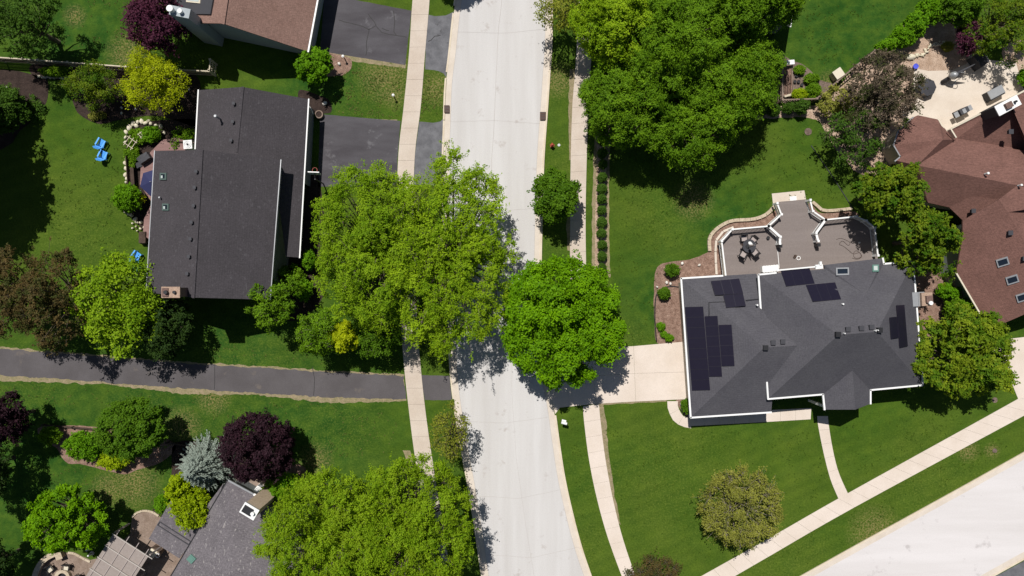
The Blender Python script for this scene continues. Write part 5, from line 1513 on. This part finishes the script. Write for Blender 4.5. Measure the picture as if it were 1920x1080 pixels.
# ------------------------------------------------------------------ trees
T = make_plant
big = dict(lobes=84, lr=.17, clumps=36, nleaf=23, leaf=.135, cr=.085, fill=.4, jit=.42, slen=.75, up=.65)
med = dict(lobes=44, lr=.22, clumps=28, nleaf=13, leaf=.145, cr=.07, slen=.4, up=.65)
G1 = "large street-side shade trees"
T("shade_tree", "huge yellow-green shade tree, western half of the double crown right of the split-level house", "tree", 698, 458, 110, 164, 6.5, 3.8, L['locust'], 11, G1, trunk_r=.3, twigs=.22, **big)
T("shade_tree", "huge lime-green shade tree over the left kerb, eastern half of the big double crown", "tree", 842, 480, 122, 188, 6.6, 4.0, L['lime'], 12, G1, trunk_r=.32, twigs=.25, **big)
T("maple_tree", "dense round bright green maple over the mouth of the concrete driveway", "tree", 1054, 603, 119, 121, 5.4, 4.5, L['maple'], 13, trunk_r=.26,
  lobes=96, lr=.16, clumps=32, nleaf=18, leaf=.19, cr=.14, fill=1.4, jit=.15)
T("street_tree", "small dark green street tree between the right kerb and sidewalk", "tree", 1040, 369, 47, 53, 3.2, 2.5, L['maple_d'], 14, trunk_r=.12, lobes=24, lr=.3, clumps=40, nleaf=10, leaf=.2, cr=.13, jit=.5)
G2 = "dense group of tall trees at the top"
T("tall_tree", "tall green tree at the west edge of the top group, reaching over the right sidewalk", "tree", 1172, 186, 84, 88, 5, 3.8, L['forest'], 21, G2, trunk_r=.28, twigs=.08, **big)
T("tall_tree", "tall green tree forming the southern point of the top group above the lawn shade", "tree", 1290, 222, 96, 92, 4.4, 3.6, L['forest'], 22, G2, trunk_r=.28, twigs=.08, **big)
T("tall_tree", "tall green tree at the east side of the top group beside the vegetable bed", "tree", 1380, 140, 76, 98, 4.8, 3.6, L['forest'], 23, G2, trunk_r=.28, twigs=.08, **big)
T("tall_tree", "tall green tree in the middle of the top group", "tree", 1262, 75, 100, 100, 6.5, 4.2, L['forest'], 24, G2, trunk_r=.28, twigs=.08, **big)
T("tall_tree", "yellowish green tree at the top edge between the street and the tall group", "tree", 1150, 40, 75, 85, 6.5, 4.2, L['lime'], 25, G2, trunk_r=.25, twigs=.10, **big)
T("tall_tree", "tall green tree at the top edge over the pale outbuilding roof", "tree", 1410, 5, 85, 60, 7, 4.2, L['forest'], 26, G2, trunk_r=.25, twigs=.08, **big)
T("street_tree", "sparse yellow-green street tree over the right kerb at the top edge", "tree", 1062, 14, 64, 52, 4.5, 3.0, L['sparse'], 27, trunk_r=.14, twigs=.5, lobes=22, lr=.32, clumps=26, nleaf=6, leaf=.18, cr=.16, fill=.2, jit=.6)
T("street_tree", "dark green tree over the left sidewalk mostly beyond the top edge", "tree", 832, -128, 44, 46, 5, 3.0, L['dark'], 28, trunk_r=.14, **med)
T("shade_tree", "broad green ash tree at the bottom edge beside the left kerb", "tree", 768, 992, 114, 136, 6.5, 4.5, L['bottomtree'], 31, G1, trunk_r=.3, twigs=.10, **big)
T("shade_tree", "broad green ash tree at the bottom edge over the weathered grey roof", "tree", 612, 1012, 120, 130, 6.5, 4.3, L['bottomtree'], 32, G1, trunk_r=.3, twigs=.14, **big)
T("crabapple_tree", "round olive-yellow tree with bare pale branches showing, alone on the southeast lawn", "tree", 1385, 948, 80, 82, 3.4, 2.7, L['olive'], 33, trunk_r=.15, bark='bark_pale', twigs=.6, lobes=44, lr=.23, clumps=40, nleaf=9, leaf=.15, cr=.12, fill=.1, jit=.25)
T("crabapple_tree", "bronze-brown twiggy shrub tree at the bottom edge beside the right sidewalk", "tree", 1226, 1082, 54, 42, 2.4, 2.0, L['rust'], 34, trunk_r=.1, twigs=.8, lobes=22, lr=.28, clumps=30, nleaf=6, leaf=.14, cr=.12, fill=.1)
T("street_tree", "small sparse olive street tree between the left kerb and sidewalk south of the footpath", "tree", 843, 812, 44, 52, 4.2, 2.2, L['sparse'], 35, trunk_r=.1, twigs=.7, lobes=20, lr=.32, clumps=22, nleaf=5, leaf=.15, cr=.15, fill=.2, jit=.6)
T("willow_tree", "bright lemon-yellow tree spilling over the tan wooden fence", "tree", 288, 156, 58, 64, 3.6, 2.6, L['yellow'], 36, trunk_r=.12, twigs=.3, lobes=30, lr=.28, clumps=40, nleaf=9, leaf=.19, cr=.13, aspect=.35, jit=.6)
T("willow_tree", "dull yellow-green tree in the dark bed just west of the lemon-yellow tree", "tree", 178, 162, 48, 44, 2.8, 2.0, L['goldgreen'], 37, trunk_r=.1, twigs=.4, lobes=24, lr=.3, clumps=36, nleaf=8, leaf=.17, cr=.12, aspect=.35, jit=.5)
T("ornamental_tree", "small vivid green tree at the corner of the brown-roofed house", "tree", 592, 125, 33, 34, 2.2, 1.6, L['bright'], 38, trunk_r=.08, **dict(med, leaf=.2, lobes=20))
T("plum_tree", "purple-leaved plum tree against the chimney of the brown-roofed house", "tree", 296, 40, 58, 66, 4.2, 3.0, L['plum'], 39, trunk_r=.16, lobes=30, lr=.28, clumps=38, nleaf=9, leaf=.2, cr=.15, jit=.5)
T("shade_tree", "dark green tree in the top left corner north of the fence", "tree", 42, 42, 72, 68, 5.0, 3.4, L['bush'], 40, trunk_r=.2, **dict(med, lobes=34))
T("shade_tree", "dark olive tree crown in the far left bed below the fence", "tree", 8, 205, 40, 46, 1.8, 1.5, L['bush'], 41, trunk_r=.12, **med)
T("spruce_tree", "tall dark tree beyond the left edge throwing the black shade on the west lawn", "tree", -190, 246, 136, 160, 7.5, 6.0, L['dark'], 42, trunk_r=.3, **dict(big, jit=.25, lobes=110, lr=.2, leaf=.24))
G3 = "bronze-leaved trees by the left edge"
T("bronze_tree", "bronze-brown tree at the left edge, the western one of two beside the footpath", "tree", 20, 545, 58, 88, 5.5, 3.6, L['rust'], 43, G3, trunk_r=.2, **dict(med, lobes=36, twigs=.3))
T("bronze_tree", "bronze-brown tree, the eastern one of two, touching the lime-green tree", "tree", 104, 563, 62, 100, 5.5, 3.8, L['rust'], 44, G3, trunk_r=.2, **dict(med, lobes=38, twigs=.3))
T("ornamental_tree", "lime-green tree overlapping the southwest corner of the split-level house", "tree", 230, 568, 80, 96, 4.8, 3.4, L['locust'], 45, trunk_r=.2, lobes=38, lr=.26, clumps=40, nleaf=9, leaf=.22, cr=.16, jit=.55, twigs=.15)
T("ornamental_tree", "dark green tree added in place of the shadow below the split-level house chimney corner", "tree", 312, 612, 46, 62, 3.6, 2.6, L['dark'], 46, trunk_r=.12, **med)  # added crown; its dark leaf colour stands in for shadow on the ground
T("purple_tree", "dark purple tree at the left edge south of the footpath", "tree", 8, 785, 46, 50, 4, 3.0, L['purple'], 47, trunk_r=.15, **med)
T("shade_tree", "dark tree mostly beyond the left edge south of the purple tree", "tree", -40, 880, 56, 76, 4.5, 3.6, L['dark'], 48, trunk_r=.18, **med)
T("shade_tree", "dark tree in the bottom left corner", "tree", -22, 1062, 46, 50, 4, 3.0, L['dark'], 49, trunk_r=.15, **med)
T("round_tree", "round dark green tree in the mulch bed south of the footpath", "tree", 248, 804, 62, 55, 3.4, 2.6, L['maple_d'], 50, trunk_r=.12, **dict(med, leaf=.17, jit=.15, lobes=60, lr=.19))
T("purple_tree", "round blackish-purple tree beside the blue spruce", "tree", 484, 838, 66, 64, 4.0, 3.0, L['purple'], 51, trunk_r=.15, **dict(med, lobes=70, lr=.18, jit=.15, leaf=.16))
def conifer(name, label, px, py, rad, h, leafm, seed, leaf=.13):
    r = np.random.default_rng(seed); base = P(px, py); root = empty(name, base, label, "tree")
    C, D, A, B = [], [], [], []
    tiers = 26
    for t in range(tiers):
        u = t / (tiers - 1); z = .25 + (h - .35) * u; rr = rad * (1 - u) ** .85 + .05
        nb = int(9 + 15 * (1 - u)); a0 = r.uniform(0, 6)
        for k in range(nb):
            a = a0 + 2 * math.pi * k / nb + r.normal() * .12; L_ = rr * r.uniform(.78, 1.12)
            d = np.array([math.cos(a), math.sin(a), -.16 + .1 * r.normal()]); o = np.array([0, 0, z])
            A.append(o); B.append(o + d * L_)
            n = int(8 + L_ * 26); q = r.random(n) ** .7
            side = np.array([-d[1], d[0], 0]); w = (1 - q) * .28 * L_ * .6 + .05
            C.append(o + d * L_ * q[:, None] + side * (r.uniform(-1, 1, n) * w)[:, None] + r.normal(size=(n, 3)) * .02)
            dd = d + side * r.uniform(-.7, .7, n)[:, None]; D.append(dd)
    C = np.vstack(C); D = unit(np.vstack(D)); n = len(C)
    nr = unit(np.cross(np.cross(D, np.tile([0, 0, 1.], (n, 1))), D) + r.normal(size=(n, 3)) * .25); b = unit(np.cross(nr, D))
    s_ = leaf * r.uniform(.7, 1.4, (n, 1)); w = s_ * .2
    v = np.empty((n, 4, 3)); v[:, 0] = C - D * s_ * .5; v[:, 1] = C + b * w; v[:, 2] = C + D * s_ * .6; v[:, 3] = C - b * w
    o = bpy.data.objects.new("crown", arrays_to_mesh("crown", v.reshape(-1, 3), np.arange(n * 4).reshape(-1, 4), np.clip(r.normal(.5, .22, n), 0, 1), L[leafm])); COL.objects.link(o); o.parent = root
    mb = MB().tube([(0, 0, -.05), (0, 0, h * .5), (0, 0, h)], [.14, .09, .02], 8)
    v1 = np.array(mb.v); f1 = np.array([f for f in mb.f if len(f) == 4]); v2, f2 = twig_prisms(np.array(A), np.array(B), np.full(len(A), .02), np.full(len(A), .006))
    o = bpy.data.objects.new("trunk", arrays_to_mesh("trunk", np.vstack([v1, v2]), np.vstack([f1, f2 + len(v1)]), None, M['bark'])); COL.objects.link(o); o.parent = root
conifer("blue_spruce", "silvery blue spruce between the purple tree and the weathered grey roof", 396, 866, 3.0, 5.4, 'spruce', 52)
T("round_tree", "clumpy bright green maple tree beside the pergola patio in the lower left", "tree", 125, 975, 76, 60, 3.8, 3.0, L['maple'], 53, trunk_r=.16, lobes=90, lr=.11, clumps=10, nleaf=26, leaf=.19, cr=.11, jit=.3, fill=.5)
T("ornamental_tree", "leafy green tree standing before the south windows of the split-level house", "tree", 515, 565, 50, 46, 4.2, 2.8, L['forest'], 54, trunk_r=.1, twigs=.3, **dict(med, nleaf=8, jit=.7))
T("ornamental_tree", "thin grey-green tree with pale branches west of the yellow tree by the footpath", "tree", 603, 625, 44, 46, 4.0, 2.6, L['forest'], 55, bark='bark_pale', trunk_r=.1, twigs=.5, **dict(med, nleaf=6, clumps=30, jit=.6))
T("ornamental_tree", "small yellow-leaved tree under the south rim of the big double crown", "tree", 647, 632, 27, 26, 4.2, 1.8, L['yellow'], 56, trunk_r=.08, twigs=.4, **dict(med, lobes=16, clumps=30, leaf=.18))
T("ornamental_tree", "dark green understorey tree south of the big double crown", "tree", 702, 628, 52, 42, 3.2, 2.0, L['maple_d'], 57, trunk_r=.12, twigs=.4, **dict(med, nleaf=7))
T("ornamental_tree", "mottled gold and dark green tree between the deck corner and the red-brown roof", "tree", 1664, 362, 53, 60, 5.0, 3.4, L['goldgreen'], 58, trunk_r=.18, twigs=.15, **dict(med, lobes=40, jit=.6, leaf=.2))
T("ornamental_tree", "mottled gold and dark green tree nearer the chimney of the solar panel house", "tree", 1733, 450, 60, 70, 5.0, 3.4, L['goldgreen'], 59, trunk_r=.18, twigs=.15, **dict(med, lobes=40, jit=.6, leaf=.2))
T("blossom_tree", "sparse grey-pink tree with bare twigs beside the dark parasol", "tree", 1655, 175, 72, 78, 4.2, 2.8, L['pinkish'], 60, trunk_r=.16, twigs=.6, **dict(med, lobes=44, nleaf=9, clumps=30, leaf=.15, fill=.3, jit=.45))
T("blossom_tree", "dark twiggy green tree shading the lawn west of the red-brown roof", "tree", 1598, 258, 60, 56, 3.0, 2.2, L['bush'], 61, trunk_r=.14, twigs=.7, **dict(med, lobes=28, nleaf=6, clumps=30, leaf=.16, fill=.2, jit=.6))
T("yellow_shrub", "pale yellow-green loose shrub between the picket fence and the grey-pink tree", "shrub", 1572, 190, 40, 32, 1.2, 1.1, L['olive'], 62, trunk_r=.06, twigs=.4, crown_name='foliage', stem_name='stems', **dict(med, lobes=20, nleaf=6, clumps=26, leaf=.15, jit=.6))
T("shade_tree", "speckled yellow-green tree in the top right corner above the patio", "tree", 1872, 46, 76, 74, 2.8, 2.2, L['goldgreen'], 63, trunk_r=.18, twigs=.3, **dict(med, lobes=38, jit=.6))
T("shade_tree", "dark green shrub tree at the top edge east of the bright hedge", "tree", 1800, 16, 34, 32, 3, 2.2, L['maple_d'], 64, trunk_r=.1, **med)
T("plum_tree", "small dark red-leaved tree leaning over the north neck of the patio", "tree", 1812, 72, 18, 34, 2.4, 1.4, L['plum'], 65, trunk_r=.06, **dict(med, lobes=14, leaf=.16))
T("ornamental_tree", "large loose gold-green tree at the east wall of the solar panel house", "tree", 1806, 670, 86, 92, 4.4, 3.0, L['gold'], 66, trunk_r=.2, twigs=.2, **dict(big, lobes=46, leaf=.22, jit=.6))

# ------------------------------------------------------------------ shrubs
def shrub(label, px, py, rx, ry, mat, seed, h=None, name="shrub", group=None, leaf=.12, nleaf=9, clumps=26, lobes=18, jit=.25, rot=0, cat="shrub", **kw):
    h = h or min(rx, ry) / 20 * .9
    return make_plant(name, label, cat, px, py, rx, ry, h * .75, h * .75, L[mat], seed, group, crown_name='foliage', stem_name='stems', trunk_r=.035,
                      lobes=lobes, lr=.32, clumps=clumps, nleaf=nleaf, leaf=leaf, cr=.07, fill=.35, jit=jit, rot=rot, **kw)

# the clipped row beside the right sidewalk: one shrub copied along the strip
row_y = [212, 222, 239, 256, 272, 291, 310, 329, 349, 369, 386, 410, 432, 453, 474, 499, 519]
row_y = [226, 246, 267, 289, 311, 334, 356, 375, 395, 418, 439, 460, 482, 503]
base = shrub("clipped dark green globe shrub, first from the north in the row along the right sidewalk", 1127, row_y[0], 7, 7.5, 'bush', 101, .7, "clipped_shrub", "clipped shrubs in the row beside the sidewalk", .09, 10, 26, 16, .1)
for i, y in enumerate(row_y[1:]):
    k_ = rnd.uniform(.88, 1.12)
    copy_tree(base, P(1128.5 - (i > 3) * 1.5 + rnd.uniform(-.6, .6), y + rnd.uniform(-1, 1)), rnd.uniform(0, 6), (k_, k_, rnd.uniform(.9, 1.15)),
              f"clipped globe shrub, {ORD[i + 1]} from the north in the row along the right sidewalk")
b2 = shrub("clipped dark green globe shrub, first from the west in the row below the vegetable bed", 1452, 207, 10, 10, 'bush', 102, .9, "clipped_shrub", "clipped shrubs in the row below the vegetable bed", .09, 10, 26, 16, .1)
for i, x in enumerate((1473, 1495)):
    copy_tree(b2, P(x, 206 - i * 2), rnd.uniform(0, 6), (1.0 + i * .25,) * 3, f"clipped dark green globe shrub, {ORD[i + 1]} from the west in the row below the vegetable bed")
for i, x in enumerate((1404, 1425, 1440)):
    copy_tree(b2, P(x, 210), rnd.uniform(0, 6), (.8,) * 3, f"shaded clipped shrub, {ORD[i]} from the west, left of the row below the vegetable bed")

shrub("bright lime-green dense shrub in the mulch bed, largest of the bright ones", 162, 835, 38, 27, 'bright', 110, 1.7, leaf=.16, lobes=28, clumps=30)
shrub("acid yellow-green low shrub at the south tip of the mulch bed", 214, 862, 30, 18, 'acid', 111, 1.2, leaf=.15, lobes=22)
shrub("small green shrub at the west end of the mulch bed south of the footpath", 96, 817, 20, 16, 'forest', 112, 1.1, leaf=.14)
shrub("long yellow-green conifer shrub between the blue spruce and the lower grey roof, northern end", 342, 912, 24, 26, 'acid', 113, 3.0, leaf=.16, lobes=26, clumps=28, cat="conifer", name="golden_conifer")
shrub("long yellow-green conifer shrub overhanging the lower grey roof, southern end", 362, 950, 34, 42, 'acid', 114, 3.2, leaf=.16, lobes=34, clumps=30, cat="conifer", name="golden_conifer", rot=.5)
shrub("low grass-green shrub against the north corner of the lower grey roof", 303, 945, 13, 18, 'bright', 115, .6)
shrub("green shrub between the tan chimney and the bottom ash tree", 532, 908, 30, 26, 'bright', 116, 2.0, leaf=.15, lobes=24)
shrub("small pale green shrub north of the brick patio by the tan chimney", 505, 925, 18, 16, 'goldgreen', 117, 1.2)
shrub("round leafy green shrub west of the red deck", 240, 372, 25, 26, 'bright', 118, 1.9, leaf=.14, lobes=26, clumps=30)
shrub("bright green spreading shrub inside the curved stone edging north of the barbecue", 284, 252, 19, 14, 'bright', 119, .9, leaf=.13)
shrub("low green plants at the west side of the curved stone edging", 248, 290, 14, 24, 'forest', 120, .6)
shrub("low green plants around the timber trellis in the stone-edged bed", 258, 256, 18, 14, 'forest', 121, .5)
shrub("leafy green hostas in the dark bed beside the garage wing wall", 345, 252, 24, 12, 'forest', 122, .5, clumps=14, lobes=12)
shrub("vivid green upright shrub in the dark bed, the northern one right of the split-level house", 580, 488, 11, 17, 'bright', 123, 1.8, leaf=.14)
shrub("vivid green oval shrub in the dark bed, the southern one right of the split-level house", 570, 543, 15, 21, 'bright', 124, 1.8, leaf=.14)
shrub("grey-green loose shrub against the southeast wall of the split-level house", 546, 515, 26, 20, 'forest', 125, 2.2, leaf=.15, jit=.6, twigs=.3)
shrub("green shrub row north of the pale stone row below the fence", 104, 134, 30, 9, 'forest', 126, .7)
shrub("leafy light green shrub in the far left bed near the left edge", 12, 200, 26, 30, 'forest', 127, 1.4, leaf=.16, jit=.6)
shrub("low sage-green ground plants at the east rim of the far left bed", 62, 205, 24, 26, 'bush', 128, .5, clumps=14, lobes=14)
shrub("tiny grey-green perennial clump in the dark bed under the dull yellow-green tree", 176, 218, 9, 6, 'olive', 129, .3, lobes=8)
shrub("second tiny grey-green perennial clump further east under the dull yellow-green tree", 191, 216, 7, 5, 'olive', 130, .3, lobes=8)
shrub("dark green small shrub at the north tip of the mulch bed by the garage", 1259, 507, 13, 11, 'maple_d', 131, .8)
shrub("green shrub inside the curve of the black hose in the mulch bed", 1245, 550, 10, 10, 'maple_d', 132, .7)
shrub("bright round perennial in the mulch bed by the concrete driveway, the northern one", 1239, 612, 7, 7, 'bright', 133, .4, lobes=8)
shrub("bright round perennial in the mulch bed by the concrete driveway, the southern one", 1254, 633, 7, 6, 'bright', 134, .4, lobes=8)
shrub("tiny sprouting perennial between the two bright ones in the mulch bed", 1245, 627, 5, 4, 'bright', 135, .3, lobes=6)
shrub("dark green shrub at the southwest corner of the solar panel house", 1287, 761, 8, 13, 'maple_d', 136, .9)
shrub("round green shrub just east of the chimney of the solar panel house", 1777, 546, 22, 15, 'bright', 137, 1.5, leaf=.15)
shrub("green shrub between the chimney shrub and the gold-green tree", 1795, 582, 26, 26, 'forest', 138, 1.8, leaf=.15, lobes=24)
Gh = "bright hedge shrubs along the picket fence"
for i, (x, y, rx, ry, m_, d) in enumerate([(1660, 88, 18, 11, 'bright', "southwestern end"), (1687, 72, 25, 20, 'bright', "second from the southwest"), (1715, 48, 22, 22, 'bright', "middle"),
                                            (1742, 22, 26, 26, 'bright', "second from the northeast"), (1768, 2, 22, 22, 'forest', "northeastern end, at the top edge")]):
    shrub(f"bright green hedge shrub along the picket fence, {d}", x, y, rx, ry, m_, 140 + i, 1.8, group=Gh, leaf=.17, lobes=24, clumps=28, jit=.5)
shrub("yellow-green round shrub at the corner inside the picket fence", 1500, 177, 14, 9, 'acid', 150, .8)
shrub("dark green shrub beside the yellow-green one inside the picket fence", 1524, 172, 15, 14, 'forest', 151, 1.0)
shrub("green herb clump in the middle of the vegetable plot", 1521, 148, 14, 8, 'forest', 152, .5)
shrub("small green vegetable plant at the north end of the vegetable plot", 1499, 131, 8, 7, 'forest', 153, .4)
shrub("small grey-green bush on the brown garden bed above the patio", 1776, 88, 9, 7, 'olive', 154, .5)
shrub("green shrub at the right edge east of the patio", 1922, 146, 14, 16, 'bright', 155, 1.0)
shrub("dark shaded shrubs at the foot of the red-brown house's west gutter", 1690, 312, 16, 10, 'forest', 156, 1.0)

# ------------------------------------------------------------------ weedy tufts in the rougher lawns (uncountable)
def in_poly(px, py, poly):
    ins = np.zeros(len(px), bool); j = len(poly) - 1
    for i in range(len(poly)):
        xi, yi = poly[i]; xj, yj = poly[j]
        c = ((yi > py) != (yj > py)) & (px < (xj - xi) * (py - yi) / (yj - yi + 1e-9) + xi)
        ins ^= c; j = i
    return ins
def tufts(label, polys, dens, mat, seed, size=.13, thr=.0):
    r = np.random.default_rng(seed); P_ = []
    for poly in polys:
        xs = [p[0] for p in poly]; ys = [p[1] for p in poly]
        n = int((max(xs) - min(xs)) * (max(ys) - min(ys)) / 400 * dens)
        x = r.uniform(min(xs), max(xs), n); y = r.uniform(min(ys), max(ys), n)
        k = in_poly(x, y, poly)
        v = np.sin(x * .083 + 1.3 * np.sin(y * .071)) * np.sin(y * .097 + 1.7 * np.sin(x * .053)) + r.normal(size=n) * .35
        k &= v > thr
        P_.append(np.stack([(x[k] - 960) / 20, (540 - y[k]) / 20], 1))
    xy = np.vstack(P_); xy = np.repeat(xy, 5, 0) + r.normal(size=(len(xy) * 5, 2)) * .045
    c = np.column_stack([xy, r.uniform(.01, .05, len(xy))])
    v, f = leaf_quads(c, unit(r.normal(size=(len(c), 3)) * .5 + [0, 0, 1]), size, r, .4)
    o = bpy.data.objects.new("grass_tufts", arrays_to_mesh("grass_tufts", v, f, r.random(len(c)), mat)); COL.objects.link(o)
    tag(o, label, "grass", None, "stuff")
tuftm = leaf_mat('tuft_leaf', (0.040, 0.085, 0.008), (0.215, 0.215, 0.060), .2)
tuftg = leaf_mat('tuft_green', (0.030, 0.080, 0.006), (0.100, 0.150, 0.014), .2)
tufts("dry and dandelion-speckled grass tufts in the rough lawns west of the street",
      [[(625, 215), (745, 222), (754, 130), (660, 122), (640, 148), (626, 180)], [(797, 140), (828, 150), (832, 180), (828, 222), (788, 224)]], 16, tuftm, 501, .13, -.1)
tufts("scattered pale tufts in the lawns along the asphalt footpath",
      [[(0, 722), (200, 732), (480, 752), (760, 765), (772, 850), (600, 860), (560, 790), (330, 790), (0, 740)], [(350, 640), (750, 660), (752, 695), (480, 680), (350, 672)],
       [(100, 880), (340, 850), (300, 960), (200, 925), (60, 940)], [(110, 0), (235, 0), (290, 110), (120, 105)]], 6, tuftm, 502, .11, .25)
tufts("fine green tufts across the smoother lawns",
      [[(1130, 780), (1260, 800), (1530, 810), (1560, 920), (1440, 990), (1330, 1050), (1190, 1060), (1160, 930)], [(1580, 800), (1830, 760), (1840, 775), (1595, 915)],
       [(1150, 230), (1500, 230), (1590, 370), (1420, 395), (1330, 440), (1240, 490), (1220, 640), (1150, 640)], [(80, 240), (230, 240), (240, 400), (260, 520), (150, 470), (80, 430)],
       [(1500, 10), (1700, 10), (1600, 100), (1540, 130), (1490, 110)], [(1400, 1060), (1900, 800), (1900, 840), (1480, 1075)], [(1050, 780), (1085, 780), (1130, 1000), (1110, 1060)]], 7, tuftg, 503, .11, .1)
